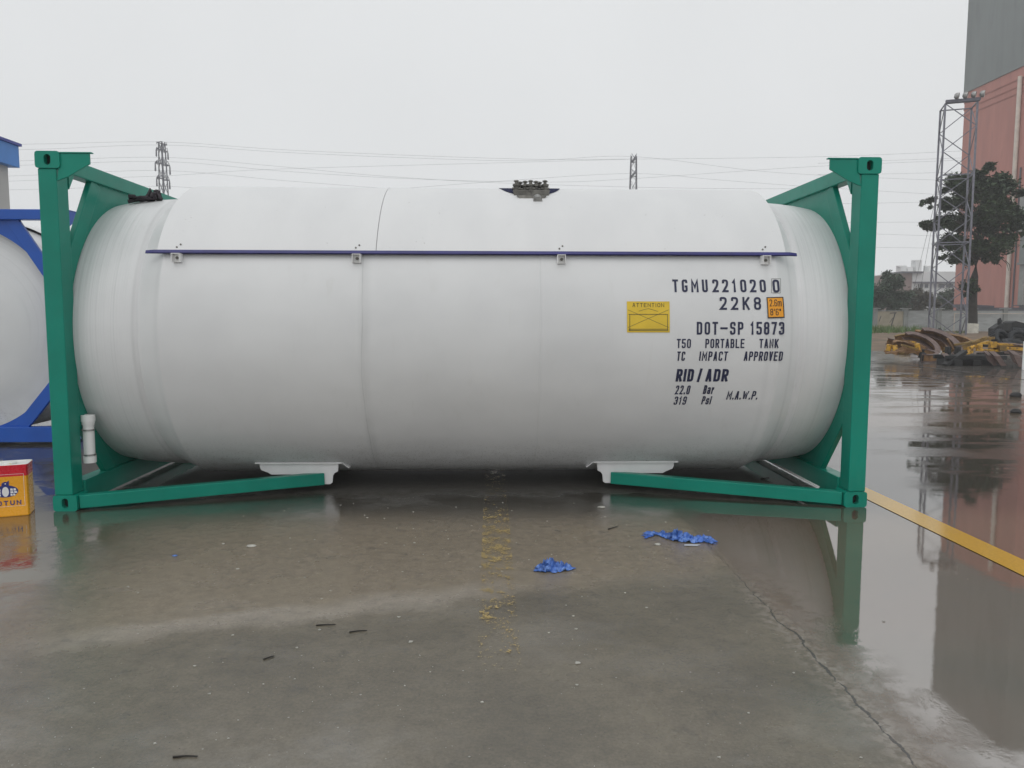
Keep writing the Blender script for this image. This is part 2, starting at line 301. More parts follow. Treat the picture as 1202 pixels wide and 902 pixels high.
# ------------------------------------------------------------------ mesh helper
class MB:
    def __init__(s): s.v = []; s.f = []
    def add(s, vs, fs):
        k = len(s.v); s.v += [tuple(a) for a in vs]; s.f += [tuple(i+k for i in f) for f in fs]; return s
    def box(s, x0, x1, y0, y1, z0, z1):
        vs = [(x, y, z) for z in (z0, z1) for y in (y0, y1) for x in (x0, x1)]
        return s.add(vs, [(0, 2, 3, 1), (4, 5, 7, 6), (0, 1, 5, 4), (2, 6, 7, 3), (0, 4, 6, 2), (1, 3, 7, 5)])
    def bar(s, p, q, wd, ht, up=(0, 0, 1)):
        p, q = Vector(p), Vector(q); d = (q-p).normalized(); u = Vector(up)
        a = d.cross(u)
        if a.length < 1e-4: a = d.cross(Vector((1, 0, 0)))
        a.normalize(); b = a.cross(d).normalized(); a *= wd/2; b *= ht/2
        vs = [p-a-b, p+a-b, p+a+b, p-a+b, q-a-b, q+a-b, q+a+b, q-a+b]
        return s.add(vs, [(0, 3, 2, 1), (4, 5, 6, 7), (0, 1, 5, 4), (1, 2, 6, 5), (2, 3, 7, 6), (3, 0, 4, 7)])
    def path(s, pts, r, n=8, r1=None):
        pts = [Vector(p) for p in pts]; r1 = r if r1 is None else r1; rings = []
        for i, p in enumerate(pts):
            d = (pts[min(i+1, len(pts)-1)]-pts[max(i-1, 0)]).normalized()
            a = d.cross(Vector((0, 0, 1)))
            if a.length < .05: a = d.cross(Vector((1, 0, 0)))
            a.normalize(); b = a.cross(d); rr = r+(r1-r)*i/max(1, len(pts)-1)
            rings.append([p+a*math.cos(t)*rr+b*math.sin(t)*rr for t in [2*math.pi*k/n for k in range(n)]])
        vs = [v for g in rings for v in g]; fs = []
        for i in range(len(rings)-1):
            for k in range(n): fs.append((i*n+k, i*n+(k+1) % n, (i+1)*n+(k+1) % n, (i+1)*n+k))
        fs.append(tuple(range(n))); fs.append(tuple(reversed(range((len(rings)-1)*n, len(rings)*n))))
        return s.add(vs, fs)
    def tube(s, p, q, r, n=12, r1=None): return s.path([p, q], r, n, r1)
    def prism(s, poly, off):
        off = Vector(off); a = [Vector(p) for p in poly]; n = len(a)
        fs = [tuple(range(n)), tuple(reversed(range(n, 2*n)))]
        for k in range(n): fs.append((k, k+n, (k+1) % n+n, (k+1) % n))
        return s.add(a+[p+off for p in a], fs)
    def ring(s, outer, inner, off):
        off = Vector(off); o = [Vector(p) for p in outer]; i = [Vector(p) for p in inner]; n = len(o)
        vs = o+i+[p+off for p in o]+[p+off for p in i]; fs = []
        for k in range(n):
            j = (k+1) % n
            fs += [(k, j, n+j, n+k), (2*n+k, 3*n+k, 3*n+j, 2*n+j), (k, 2*n+k, 2*n+j, j), (n+k, n+j, 3*n+j, 3*n+k)]
        return s.add(vs, fs)
    def lathe(s, prof, c, n=64, a0=0, a1=2*math.pi, axis='x'):
        """prof: (along, radius) turned about an axis through c; angle 0 points to -y (x axis) or +x (z axis)"""
        full = abs(a1-a0-2*math.pi) < 1e-6; m = n if full else n+1; vs = []; fs = []
        for (l, r) in prof:
            for k in range(m):
                t = a0+(a1-a0)*k/n
                if axis == 'x': vs.append((c[0]+l, c[1]-r*math.cos(t), c[2]+r*math.sin(t)))
                else: vs.append((c[0]+r*math.cos(t), c[1]+r*math.sin(t), c[2]+l))
        for i in range(len(prof)-1):
            for k in range(n):
                j = (k+1) % m
                fs.append((i*m+k, i*m+j, (i+1)*m+j, (i+1)*m+k))
        return s.add(vs, fs)
    def build(s, name, mat, parent=None, shift=(0, 0, 0), smooth=0, bevel=0, xf=None):
        sh = Vector(shift)
        vs = [Vector(v)-sh for v in s.v]
        if xf is not None: vs = [xf @ v for v in vs]
        me = bpy.data.meshes.new(name); me.from_pydata([tuple(v) for v in vs], [], s.f); me.validate(); me.update()
        import bmesh
        b = bmesh.new(); b.from_mesh(me); bmesh.ops.recalc_face_normals(b, faces=b.faces[:]); b.to_mesh(me); b.free()
        me.materials.append(mat)
        if smooth:
            me.polygons.foreach_set('use_smooth', [True]*len(me.polygons)); me.set_sharp_from_angle(angle=R(smooth))
        o = bpy.data.objects.new(name, me); COL.objects.link(o)
        if parent: o.parent = parent
        if bevel:
            bv = o.modifiers.new('bevel', 'BEVEL'); bv.width = bevel; bv.segments = 2; bv.limit_method = 'ANGLE'; bv.angle_limit = R(40)
        return o

def tag(o, label=None, cat=None, group=None, kind=None):
    for k, v in (('label', label), ('category', cat), ('group', group), ('kind', kind)):
        if v: o[k] = v
    return o
def empty(name, loc, label, cat, group=None, rz=0):
    o = bpy.data.objects.new(name, None); COL.objects.link(o); o.location = loc; o.rotation_euler.z = rz
    o.empty_display_size = .2
    return tag(o, label, cat, group)

# ------------------------------------------------------------------ stroke lettering
GL = {
 'T': ["0,1 1,1", ".5,1 .5,0"], 'G': ["1,.86 1,1r 0,1r 0,0r 1,0r 1,.44 .78,.44"], 'M': ["0,0 0,1 .5,.35 1,1 1,0"],
 'U': ["0,1 0,0r 1,0r 1,1"], '2': ["0,.82 0,1r 1,1r 1,.58r 0,0 1,0"], '1': [".1,.82 .6,1 .6,0"], '0': ["0,0r 0,1r 1,1r 1,0r z"],
 'O': ["0,0r 0,1r 1,1r 1,0r z"], 'D': ["0,0 0,1 1,1r 1,0r z"], 'K': ["0,0 0,1", "1,1 0,.36", ".32,.58 1,0"],
 '8': ["0,.53r 0,1r 1,1r 1,.53r z", "0,0r 0,.53r 1,.53r 1,0r z"], '-': ["0,.5 1,.5"],
 'S': ["1,.82 1,1r 0,1r 0,.53r 1,.53r 1,0r 0,0r 0,.18"], 'P': ["0,0 0,1 1,1r 1,.46r 0,.46"],
 '5': ["1,1 0,1 0,.57 1,.57r 1,0r 0,0r 0,.17"], '7': ["0,1 1,1 .38,0"],
 '3': ["0,.83 0,1r 1,1r 1,.53r .5,.53", ".5,.53 1,.53r 1,0r 0,0r 0,.17"], 'R': ["0,0 0,1 1,1r 1,.48r 0,.48", ".5,.48 1,0"],
 'A': ["0,0 .42,1 .58,1 1,0", ".16,.28 .84,.28"], 'B': ["0,.53 0,1 .95,1r .95,.53r 0,.53", "0,.53 1,.53r 1,0r 0,0 z"],
 'L': ["0,1 0,0 1,0"], 'E': ["1,1 0,1 0,0 1,0", "0,.52 .85,.52"], 'N': ["0,0 0,1 1,0 1,1"], 'C': ["1,.80 1,1r 0,1r 0,0r 1,0r 1,.20"],
 'I': [".5,0 .5,1"], 'V': ["0,1 .45,0 .55,0 1,1"], 'W': ["0,1 .25,0 .5,.8 .75,0 1,1"], '/': ["0,-.05 1,1.05"], '.': [".5,.0 .5,.09"],
 'a': ["0,.65 0,.72r 1,.72r 1,0", "1,.42 0,.42r 0,0r 1,0r"], 'r': ["0,0 0,.72", "0,.5 0,.72r 1,.72 1,.56"],
 's': ["1,.56 1,.72r 0,.72r 0,.37r 1,.37r 1,0r 0,0r 0,.16"], 'i': [".5,0 .5,.7", ".5,.9 .5,1"],
 '9': ["0,.17 0,0r 1,0r 1,1r 0,1r 0,.46r 1,.46"], '6': ["1,.83 1,1r 0,1r 0,0r 1,0r 1,.54r 0,.54"],
 'm': ["0,0 0,.72", "0,.5 0,.72r .5,.72r .5,0", ".5,.5 .5,.72r 1,.72r 1,0"], "'": [".5,.75 .5,1"], '"': [".1,.75 .1,1", ".9,.75 .9,1"],
 'J': ["1,1 1,0r 0,0r 0,.25"]}
WT = {'I': .35, '1': .75, '.': .35, 'M': 1.3, 'W': 1.55, '/': .95, 'i': .35, "'": .3, '"': .6, 'm': 1.5, '-': 1.35, 'r': .7, 'N': 1.05}

def stroke(pts, closed, t):
    n = len(pts); L_, R_ = [], []
    for i in range(n):
        p = pts[i]
        a = pts[i-1] if (i > 0 or closed) else None
        b = pts[(i+1) % n] if (i < n-1 or closed) else None
        d1 = (p-a).normalized() if a is not None else None
        d2 = (b-p).normalized() if b is not None else None
        d1 = d1 if d1 is not None else d2; d2 = d2 if d2 is not None else d1
        n1 = Vector((-d1.y, d1.x)); n2 = Vector((-d2.y, d2.x)); k = n1+n2
        if k.length < .3: k = n1
        k.normalize(); k = k*(t/2/max(.42, k.dot(n1)))
        L_.append(p+k); R_.append(p-k)
    vs = L_+R_; fs = [(i, (i+1) % n, n+(i+1) % n, n+i) for i in range(n if closed else n-1)]
    return vs, fs

def lettering(text, x0, y0, x1, y1, t, gap=.3, shear=0, lift=.0004):
    """flat strokes (x, y, layer height) filling the box x0..x1, y0..y1"""
    h = y1-y0; wt = [(.6 if c == ' ' else WT.get(c, 1)) for c in text]
    base = (x1-x0)/(sum(wt)+gap*(len(text)-1)); x = x0; vs = []; fs = []
    for c, k in zip(text, wt):
        wd = base*k
        for li, s in enumerate(GL.get(c, [])):
            toks = s.split(); closed = toks[-1] == 'z'
            if closed: toks = toks[:-1]
            pts = []; rd = []
            for q in toks:
                rd.append(q.endswith('r')); a, b = q.rstrip('r').split(',')
                iw = max(wd-t, 1e-5)
                yy = y0+t/2+float(b)*(h-t) if not ((c == 'A' and float(b) == 0) or (c in 'VW' and float(b) == 1)) else y0+float(b)*h
                pts.append(Vector((x+t/2+float(a)*iw if c not in "I.i'" else x+wd/2, yy)))
            out = []; m = len(pts)
            for i in range(m):
                if rd[i] and (closed or 0 < i < m-1):
                    a, p, b = pts[i-1], pts[i], pts[(i+1) % m]
                    la, lb = (a-p).length, (b-p).length; r = min(wd*.42, la*.49, lb*.49)
                    pa = p+(a-p)*(r/la); pb = p+(b-p)*(r/lb)
                    for u in (0, .25, .5, .75, 1):
                        out.append(pa*(1-u)**2+p*(2*u*(1-u))+pb*u*u if u not in (0, 1) else (pa if u == 0 else pb))
                else: out.append(pts[i])
            cl = [out[0]]
            for p in out[1:]:
                if (p-cl[-1]).length > 1e-6: cl.append(p)
            if not closed and c not in 'AVW' and len(cl) > 1:      # square caps
                cl[0] = cl[0]+(cl[0]-cl[1]).normalized()*t*.5; cl[-1] = cl[-1]+(cl[-1]-cl[-2]).normalized()*t*.5
            v, f = stroke(cl, closed, t); k0 = len(vs)
            vs += [(p.x+shear*(p.y-y0), p.y, li*lift) for p in v]; fs += [tuple(i+k0 for i in g) for g in f]
        x += wd+gap*base
    return vs, fs

# ------------------------------------------------------------------ setting: yard
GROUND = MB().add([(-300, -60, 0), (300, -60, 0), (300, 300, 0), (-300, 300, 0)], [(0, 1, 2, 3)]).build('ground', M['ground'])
tag(GROUND, kind='structure')
def strip(name, x0, x1, y0, y1, mat, z=.004):
    return tag(MB().add([(x0, y0, z), (x1, y0, z), (x1, y1, z), (x0, y1, z)], [(0, 1, 2, 3)]).build(name, mat), kind='structure')
strip('road_marking', 3.15, 3.345, -6, 9, M['yline'])
strip('road_marking', .13, .315, -2.6, 2.4, M['oline'])
def joint(pts, wd):
    mb = MB(); P = [Vector((p.x, p.y, .004)) for p in pts]
    for a, b in zip(P, P[1:]):
        n = max(2, int((b-a).length/.5)); d = (b-a).normalized(); s_ = Vector((-d.y, d.x, 0))
        vs = []
        for i in range(n+1):
            p = a+(b-a)*(i/n); j = mnoise.noise(p*1.3)*.05; k = wd*(.7+.5*mnoise.noise(p*2.1+Vector((7, 0, 0))))
            vs += [p+s_*(j-k/2), p+s_*(j+k/2)]
        mb.add(vs, [(2*i, 2*i+2, 2*i+3, 2*i+1) for i in range(n)])
    tag(mb.build('pavement_joint', M['joint']), kind='structure')
joint([G(960, 418), G(1022, 424), G(1110, 434), G(1202, 446), G(1300, 461)], .11)
joint([G(1016, 433), G(1060, 439), G(1100, 446), G(1130, 452)], .06)
# bare dirt margin under the boundary wall, with rank grass
dv = []; rnd = random.Random(4)
nx, ny = 60, 10
def bank(x, y): return .03+.22*max(0, min(1, (y-27)/9))+.10*mnoise.noise(Vector((x*.35, y*.35, 0)))*max(0, min(1, (y-25)/4))
for j in range(ny+1):
    for i in range(nx+1):
        y = 24+j*3.2; x = 12.5+(y-24)*.42+i*.75; edge = .0 if j == 0 or i == 0 else 1
        dv.append((x+rnd.uniform(-.3, .3), y+rnd.uniform(-.3, .3), bank(x, y)*edge-.05*(1-edge)))
dm = MB().add(dv, [(j*(nx+1)+i, j*(nx+1)+i+1, (j+1)*(nx+1)+i+1, (j+1)*(nx+1)+i) for j in range(ny) for i in range(nx)])
tag(dm.build('dirt_ground', M['dirt'], smooth=60), kind='structure')
gm = MB(); rnd = random.Random(11)
for i in range(5200):
    u = rnd.random(); X = 25+rnd.random()**1.5*13; Y = 53.2-abs(rnd.gauss(0, 2.2))-rnd.random()*1.5
    if mnoise.noise(Vector((X*.5, Y*.4, 3))) < -.15+.09*(X-30): continue
    h = rnd.uniform(.15, .5)*(1.35 if X < 33 else .7); a = rnd.uniform(0, 6.28); l = rnd.uniform(-.3, .3); wd = rnd.uniform(.03, .07)
    c, s_ = math.cos(a)*wd, math.sin(a)*wd; z = bank(X, Y)-.05
    gm.add([(X-c, Y-s_, z), (X+c, Y+s_, z), (X+l, Y+rnd.uniform(-.3, .3), z+h)], [(0, 1, 2)])
tag(gm.build('grass', M['grass']), 'rank green grass along the foot of the boundary wall', 'grass', kind='stuff')

# ------------------------------------------------------------------ tank containers
YC, ZC = 1.219, 1.285
def rr_rect(cx, cz, hw, hh, r, n=40):
    """rounded rectangle sampled by angle"""
    out = []
    for k in range(n):
        t = 2*math.pi*(k+.5)/n; c, s_ = math.cos(t), math.sin(t)
        # superellipse-like march to the rounded rectangle boundary
        lo, hi = 0, 3*max(hw, hh)
        for _ in range(30):
            m = (lo+hi)/2; px, pz = abs(m*c), abs(m*s_)
            dx, dz = px-(hw-r), pz-(hh-r)
            inside = px <= hw and pz <= hh and not (dx > 0 and dz > 0 and dx*dx+dz*dz > r*r)
            lo, hi = (m, hi) if inside else (lo, m)
        out.append((cx+lo*c, cz+lo*s_))
    return out

def wrap(vs, Rr, x0=0):
    """(x, arc height, lift) -> point on the tank's near side; arc height 0 is the axis height"""
    out = []
    for (x, s_, l) in vs:
        t = s_/Rr; r = Rr+l; out.append((x, YC-r*math.cos(t), ZC+r*math.sin(t)))
    return out

def container(root, frame, hole=1.083):
    SH = (0, YC, 0)
    def bd(mb, name, mat, parent=root, **k): return mb.build(name, mat, parent, SH, **k)
    for sx in (-1, 1):
        for sy in (0, 1):
            ys = lambda y: y if sy == 0 else 2*YC-y
            for top in (0, 1):
                z0, z1 = (2.473, 2.591) if top else (0, .118)
                xc = sx*2.9425; hw = .0865
                mb = MB()
                o = rr_rect(xc, (z0+z1)/2, hw, .059, .018); i = rr_rect(xc, (z0+z1)/2, .0235, .037, .0235)
                mb.ring([(x, ys(0), z) for x, z in o], [(x, ys(0), z) for x, z in i], (0, .045 if sy == 0 else -.045, 0))
                mb.prism([(x, ys(.045), z) for x, z in o], (0, .12 if sy == 0 else -.12, 0))
                c = bd(mb, 'corner_casting', frame, smooth=35)
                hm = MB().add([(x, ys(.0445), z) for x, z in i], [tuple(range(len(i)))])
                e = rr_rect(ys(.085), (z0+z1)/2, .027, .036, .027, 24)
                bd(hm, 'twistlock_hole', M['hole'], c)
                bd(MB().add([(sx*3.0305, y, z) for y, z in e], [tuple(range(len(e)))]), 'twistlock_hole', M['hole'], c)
            bd(MB().box(min(sx*3.018, sx*2.888), max(sx*3.018, sx*2.888), min(ys(.008), ys(.158)), max(ys(.008), ys(.158)), .118, 2.473), 'corner_post', frame, bevel=.008)
            # stacking gusset above, with its turned lip
            mb = MB().prism([(sx*x, ys(.012), z) for x, z in ((2.856, 2.577), (2.653, 2.577), (2.653, 2.505), (2.80, 2.42), (2.888, 2.385))], (0, .016 if sy == 0 else -.016, 0))
            mb.box(min(sx*2.856, sx*2.636), max(sx*2.856, sx*2.636), min(ys(.006), ys(.04)), max(ys(.006), ys(.04)), 2.578, 2.586)
            bd(mb, 'gusset_plate', frame, bevel=.002)
            mb = MB().prism([(sx*2.882, ys(y), z) for y, z in ((.158, 2.462), (.235, 2.462), (.158, 2.35))], (sx*-.0+(-.014*sx)*-1, 0, 0))
            bd(mb, 'inner_gusset', frame)
            # diagonal braces cutting the corners of the end frame
            for (ya, za, yb, zb) in ((.575, 2.466, .10, 1.717), (.61, .176, .10, .79)):
                bd(MB().bar((sx*2.915, ys(ya), za), (sx*2.915, ys(yb), zb), .13, .045, (sx, 0, 0)), 'corner_brace', frame, bevel=.005)
            # floor beams running in to the saddles
            bd(MB().bar((sx*2.86, ys(.055), .063), (sx*1.190, ys(.645), .100), .075, .098), 'floor_beam', frame, bevel=.006)
            pl = [(1.78, .197), (1.755, .190), (1.755, .165), (1.742, .138), (1.69, .118), (1.66, .10), (1.36, .10), (1.219, .10), (1.219, .016), (1.168, .016), (1.148, .03), (1.142, .09), (1.128, .112), (1.10, .125), (1.095, .19), (1.067, .197)]
            pl = [(x*.9733, 1.443-(1.443-z)*.9733) for x, z in pl]
            mb = MB().prism([(sx*x, ys(.625), z) for x, z in pl], (0, .014 if sy == 0 else -.014, 0))
            mb.box(min(sx*1.737, sx*1.032), max(sx*1.737, sx*1.032), min(ys(.590), ys(.80)), max(ys(.590), ys(.80)), .2305, .243)
            mb.bar((sx*1.032, ys(.64), .236), (sx*.975, ys(.64), .192), .08, .006)
            sd_ = bd(mb, 'saddle', M['white'], bevel=.003)
            if sx > 0 and sy == 0 and frame is M['green']: bd(MB().bar((2.765, .25, .10), (2.765, 1.2, .10), .018, .010), 'drip_edge', M['white'])
        x0, x1 = sorted((sx*2.875, sx*2.985))
        bd(MB().box(x0, x1, .162, 2*YC-.162, 2.462, 2.572), 'top_rail', frame, bevel=.006)
        bd(MB().box(x0, x1, .162, 2*YC-.162, .032, .198), 'bottom_rail', frame, bevel=.006)
        # octagonal end plate with the tank's opening
        n = 96; outer = []; inner = []
        oc = [(.16, 1.88), (.16, .70), (.56, .185), (2*YC-.56, .185), (2*YC-.16, .70), (2*YC-.16, 1.88), (2*YC-.53, 2.47), (.53, 2.47)]
        for k in range(n):
            t = 2*math.pi*k/n; d = Vector((math.cos(t), math.sin(t))); best = 9
            for (a, b) in zip(oc, oc[1:]+oc[:1]):
                A = Vector(a)-Vector((YC, ZC)); e = Vector(b)-Vector(a); den = d.x*e.y-d.y*e.x
                if abs(den) < 1e-9: continue
                l = (A.x*e.y-A.y*e.x)/den; u = (A.x*d.y-A.y*d.x)/den
                if l > 0 and -.001 <= u <= 1.001: best = min(best, l)
            outer.append((sx*2.927, YC+best*d.x, ZC+best*d.y)); inner.append((sx*2.927, YC+min(best-.02, hole)*d.x, ZC+min(best-.02, hole)*d.y))
        bd(MB().ring(outer, inner, (-sx*.022, 0, 0)), 'end_plate', frame)
    # shell: dished heads, end skirts, shoulders and barrel
    half = [(2.975, .001), (2.972, .2), (2.962, .45), (2.945, .65), (2.915, .82), (2.875, .93), (2.82, 1.0), (2.72, 1.04), (2.72, 1.085), (2.908, 1.085), (2.908, 1.094), (2.78, 1.118), (2.66, 1.132), (2.52, 1.141), (2.46, 1.1435), (2.445, 1.136), (2.432, 1.131), (2.415, 1.138), (2.36, 1.163), (2.30, 1.189), (2.262, 1.206), (2.25, 1.2105), (2.235, 1.207), (2.1, 1.21)]
    if hole > 1.1: half = [(x, max(r, hole-.004) if .98 < r < 1.15 and x < 2.95 and x > 2.43 else r) for x, r in half]
    prof = [(-x, r) for x, r in half]+[(-1, 1.21), (0, 1.21), (1, 1.21)]+[(x+.04 if 2 < x < 2.48 else x, r) for x, r in reversed(half)]
    prof = [(x+(.03 if .5 < abs(x) < 2.6 else 0), r) for x, r in prof]
    shell = bd(MB().lathe(prof, (0, YC, ZC), 200), 'tank_shell', M['tank'], smooth=40)
    # sunshade: curved sheets with a film strip along both lower edges
    RS = 1.247
    for a, b in ((-2.262, -.664), (-.660, 2.40)):
        pr = [(a, RS-.006), (a, RS), ((a+b)/2, RS), (b, RS), (b, RS-.006), ((a+b)/2, RS-.006), (a, RS-.006)]
        sh = MB().lathe(pr, (0, YC, ZC), 110, R(30.2), R(149.8))
        bd(sh, 'sunshade_sheet', M['shade'], smooth=40)
    for sy in (0, 1):
        a = [R(29.2), R(30.35)] if sy == 0 else [R(149.65), R(150.8)]
        pr = [(-2.345, RS-.004), (-2.28, RS+.004), (2.43, RS+.004), (2.485, RS-.008), (2.485, RS-.014), (2.43, RS-.010), (-2.28, RS-.010), (-2.345, RS-.010), (-2.345, RS-.004)]
        bd(MB().lathe(pr, (0, YC, ZC), 2, a[0], a[1]), 'shade_edge_strip', M['film'])
    for x in (-2.11, -.80, .71, 2.24):
        mb = MB(); q = wrap([(x, RS*R(27.0), .018)], 1.212)[0]
        for (dx0, dx1, dz0, dz1) in ((-.031, .031, .026, .031), (-.031, -.026, -.034, .026), (.026, .031, -.034, .026)):
            mb.box(x+dx0, x+dx1, q[1]-.045, q[1]+.03, q[2]+dz0, q[2]+dz1)
        mb.box(x-.026, x+.026, q[1]-.005, q[1], q[2]-.034, q[2]+.026)
        br = bd(mb, 'shade_bracket', M['white'], bevel=.0015)
        st = MB().add(wrap([(x-.016+dx, RS*R(a), .014) for a in (27.6, 29.6) for dx in (0, .034)], 1.216), [(0, 1, 3, 2)])
        bd(st, 'strap', M['steel'], br)
        bd(MB().tube((x+.002, q[1]-.016, q[2]-.002), (x+.002, q[1]-.005, q[2]-.002), .011, 10), 'bolt', M['dsteel'], br)
        for dx, a in ((-.012, 31.5), (.012, 32.6)):
            p0 = wrap([(x+dx, RS*R(a), .0)], RS)[0]; p1 = wrap([(x+dx, RS*R(a), .006)], RS)[0]
            bd(MB().tube(p0, p1, .0065, 8), 'rivet', M['dsteel'], br)
    # valve nest over a navy patch that stands for the oval opening
    vx = .515; mb = MB(); el = []
    nn = 48
    for k in range(nn):
        t = 2*math.pi*k/nn; el.append((vx+.262*math.copysign(abs(math.cos(t))**.8, math.cos(t)), R(90)*RS+.57*math.copysign(abs(math.sin(t))**.6, math.sin(t)), .004))
    op = MB(); cen = wrap([(vx, R(90)*RS, .004)], RS)
    rings = [cen[0]]
    vs = [cen[0]]; fs = []
    for q in (.25, .5, .75, 1):
        vs += wrap([(vx+(x-vx)*q, R(90)*RS+(s_-R(90)*RS)*q, .004) for x, s_, l in el], RS)
    for k in range(nn):
        j = (k+1) % nn; fs.append((0, 1+k, 1+j))
        for g in range(3): fs.append((1+g*nn+k, 1+(g+1)*nn+k, 1+(g+1)*nn+j, 1+g*nn+j))
    op.add(vs, fs)
    opn = bd(op, 'valve_opening', M['navy'], smooth=60)
    tray = MB()
    zt = ZC+RS
    tray.prism([(vx-.135, .67, 2.385), (vx+.135, .67, 2.385), (vx+.15, .67, 2.45), (vx-.15, .67, 2.45)], (0, .6, 0))
    tray.prism([(vx-.085, .60, 2.345), (vx+.085, .60, 2.345), (vx+.12, .62, 2.40), (vx-.12, .62, 2.40)], (0, .08, 0))
    tr = bd(tray, 'valve_tray', M['dsteel'], bevel=.004)
    bd(MB().tube((vx+.045, .555, 2.345), (vx+.045, .63, 2.375), .036, 14), 'drain_spout', M['steel'], tr)
    for k, (dx, dy) in enumerate(((-.118, 0), (-.085, .07), (0, .0), (.075, .07), (.118, 0), (-.045, .03), (.045, .03))):
        c = (vx+dx, .80+dy, 2.445)
        pr = [(0, .022), (.008, .03), (.012, .03), (.016, .02), (.05, .024), (.056, .031), (.07, .031), (.075, .014), (.088, .012), (.092, .018), (.102, .016), (.106, .001)]
        v = bd(MB().lathe(pr, c, 14, axis='z'), 'valve', M['dsteel'], smooth=40)
        bd(MB().bar((c[0]-.022, c[1], c[2]+.094), (c[0]+.022, c[1], c[2]+.094), .014, .012), 'valve_handle', M['steel'], v)
        bd(MB().tube((c[0]-.035, c[1]-.006, c[2]+.034), (c[0]+.035, c[1]-.006, c[2]+.034), .011, 8), 'valve_flange', M['dsteel'], v)
    return shell

TC_ = empty('tank_container', (0, YC, 0), 'white cylindrical tank container in a green end frame on wet concrete', 'tank container')
shell = container(TC_, M['green'])

# document holder tube strapped to the left post
c = (-2.853, .205, 0)
dt = MB().lathe([(.345, .001), (.345, .044), (.395, .046), (.395, .039), (.635, .039), (.635, .045), (.70, .045), (.705, .040), (.705, .001)], (c[0], c[1], -.02), 24, axis='z').build('document_tube', M['plastic'], TC_, (0, YC, 0), smooth=40)
for z in (.385, .575):
    MB().lathe([(-.006, .041), (-.006, .0445), (.006, .0445), (.006, .041)], (c[0], c[1], z), 24, axis='z').build('clamp_band', M['steel'], dt, (0, YC, 0), smooth=40)
MB().lathe([(0, .042), (0, .050), (.048, .050), (.052, .046)], (c[0], c[1], .638), 24, axis='z').build('cap', M['plastic'], dt, (0, YC, 0), smooth=40)

# lettering, each line where it stands on the shell
def on_tank(px, py):
    d = ray(px, py); o = CAM-Vector((0, YC, ZC)); Rr = 1.2125
    a = d.y**2+d.z**2; b = d.y*o.y+d.z*o.z; q = o.y**2+o.z**2-Rr*Rr
    p = CAM+d*((-b-math.sqrt(b*b-a*q))/a)
    return p.x, Rr*math.asin((p.z-ZC)/Rr)
def zm(x, y): return 720+x/5.009, 310+y/5.009
def put_text(name, text, x0, y0, x1, y1, t=.17, gap=.3, shear=0, mat=None, lift=0, parent=shell):
    xa, sb = on_tank(*zm(x0, y1)); xb, st = on_tank(*zm(x1, y0)); h = st-sb
    vs, fs = lettering(text, xa, sb, xb-shear*h, st, t*h, gap, shear)
    vs = [(x, s_, l+lift) for x, s_, l in vs]
    return MB().add(wrap(vs, 1.2125), fs).build(name, mat or M['ink'], parent, (0, YC, 0))
put_text('lettering', 'TGMU', 350, 92, 552, 166, .16, .62)
put_text('lettering', '221020', 585, 92, 893, 166, .16, .6)
put_text('lettering', '0', 940, 92, 973, 168, .16)
put_text('lettering', '22K8', 627, 195, 866, 270, .16, .62)
put_text('lettering', 'DOT-SP', 490, 341, 765, 416, .155, .42)
put_text('lettering', '15873', 805, 341, 1006, 416, .155, .38)
for t_, a, b in (('T50', 372, 457), ('PORTABLE', 540, 772), ('TANK', 857, 973)): put_text('lettering', t_, a, 441, b, 495, .145, .32)
for t_, a, b in (('TC', 371, 425), ('IMPACT', 503, 676), ('APPROVED', 765, 1000)): put_text('lettering', t_, a, 515, b, 570, .145, .34, .06)
for t_, a, b in (('RID', 365, 478), ('/', 490, 525), ('ADR', 538, 682)): put_text('lettering', t_, a, 618, b, 692, .19, .26, .06)
for t_, a, b, c0, c1 in (('22.0', 360, 457, 715, 767), ('Bar', 525, 597, 713, 765), ('319', 352, 436, 780, 828), ('Psi', 515, 582, 778, 826)): put_text('lettering', t_, a, c0, b, c1, .135, .36, .1)
put_text('lettering', 'M.A.W.P.', 662, 748, 858, 798, .14, .3, .1)
def quadgrid(x0, y0, x1, y1, mat, name, parent, lift, n=8, rot=0):
    xa, sb = on_tank(*zm(x0, y1)); xb, st = on_tank(*zm(x1, y0)); vs = []
    cx_, cs = (xa+xb)/2, (sb+st)/2
    for j in range(n+1):
        for i in range(2):
            x = xa+(xb-xa)*i; s_ = sb+(st-sb)*j/n
            vs.append((cx_+(x-cx_)*math.cos(rot)-(s_-cs)*math.sin(rot), cs+(x-cx_)*math.sin(rot)+(s_-cs)*math.cos(rot), lift))
    return MB().add(wrap(vs, 1.2125), [(2*j, 2*j+1, 2*j+3, 2*j+2) for j in range(n)]).build(name, mat, parent, (0, YC, 0))
def lines(segs, mat, parent, t, lift, name='diagram_line'):
    mb = MB()
    for k, (xa, ya, xb, yb) in enumerate(segs):
        A, B = on_tank(*zm(xa, ya)), on_tank(*zm(xb, yb)); n = 6
        P = [Vector((A[0]+(B[0]-A[0])*i/n, A[1]+(B[1]-A[1])*i/n)) for i in range(n+1)]
        v, f = stroke(P, False, t); mb.add(wrap([(p.x, p.y, lift+k*.0002) for p in v], 1.2125), f)
    return mb.build(name, mat, parent, (0, YC, 0))
lines([(930, 87, 983, 87), (983, 87, 983, 171), (983, 171, 930, 171), (930, 171, 930, 87)], M['blackink'], shell, .0025, .0004, 'check_digit_box')
att = quadgrid(80, 221, 330, 403, M['yel'], 'attention_sticker', shell, .0008)
put_text('lettering', 'ATTENTION', 112, 231, 298, 254, .12, .34, 0, M['blackink'], .0016, att)
lines([(85, 270, 325, 374), (85, 374, 325, 270), (150, 278, 205, 262), (205, 262, 262, 280)], M['thin'], att, .0026, .0016)
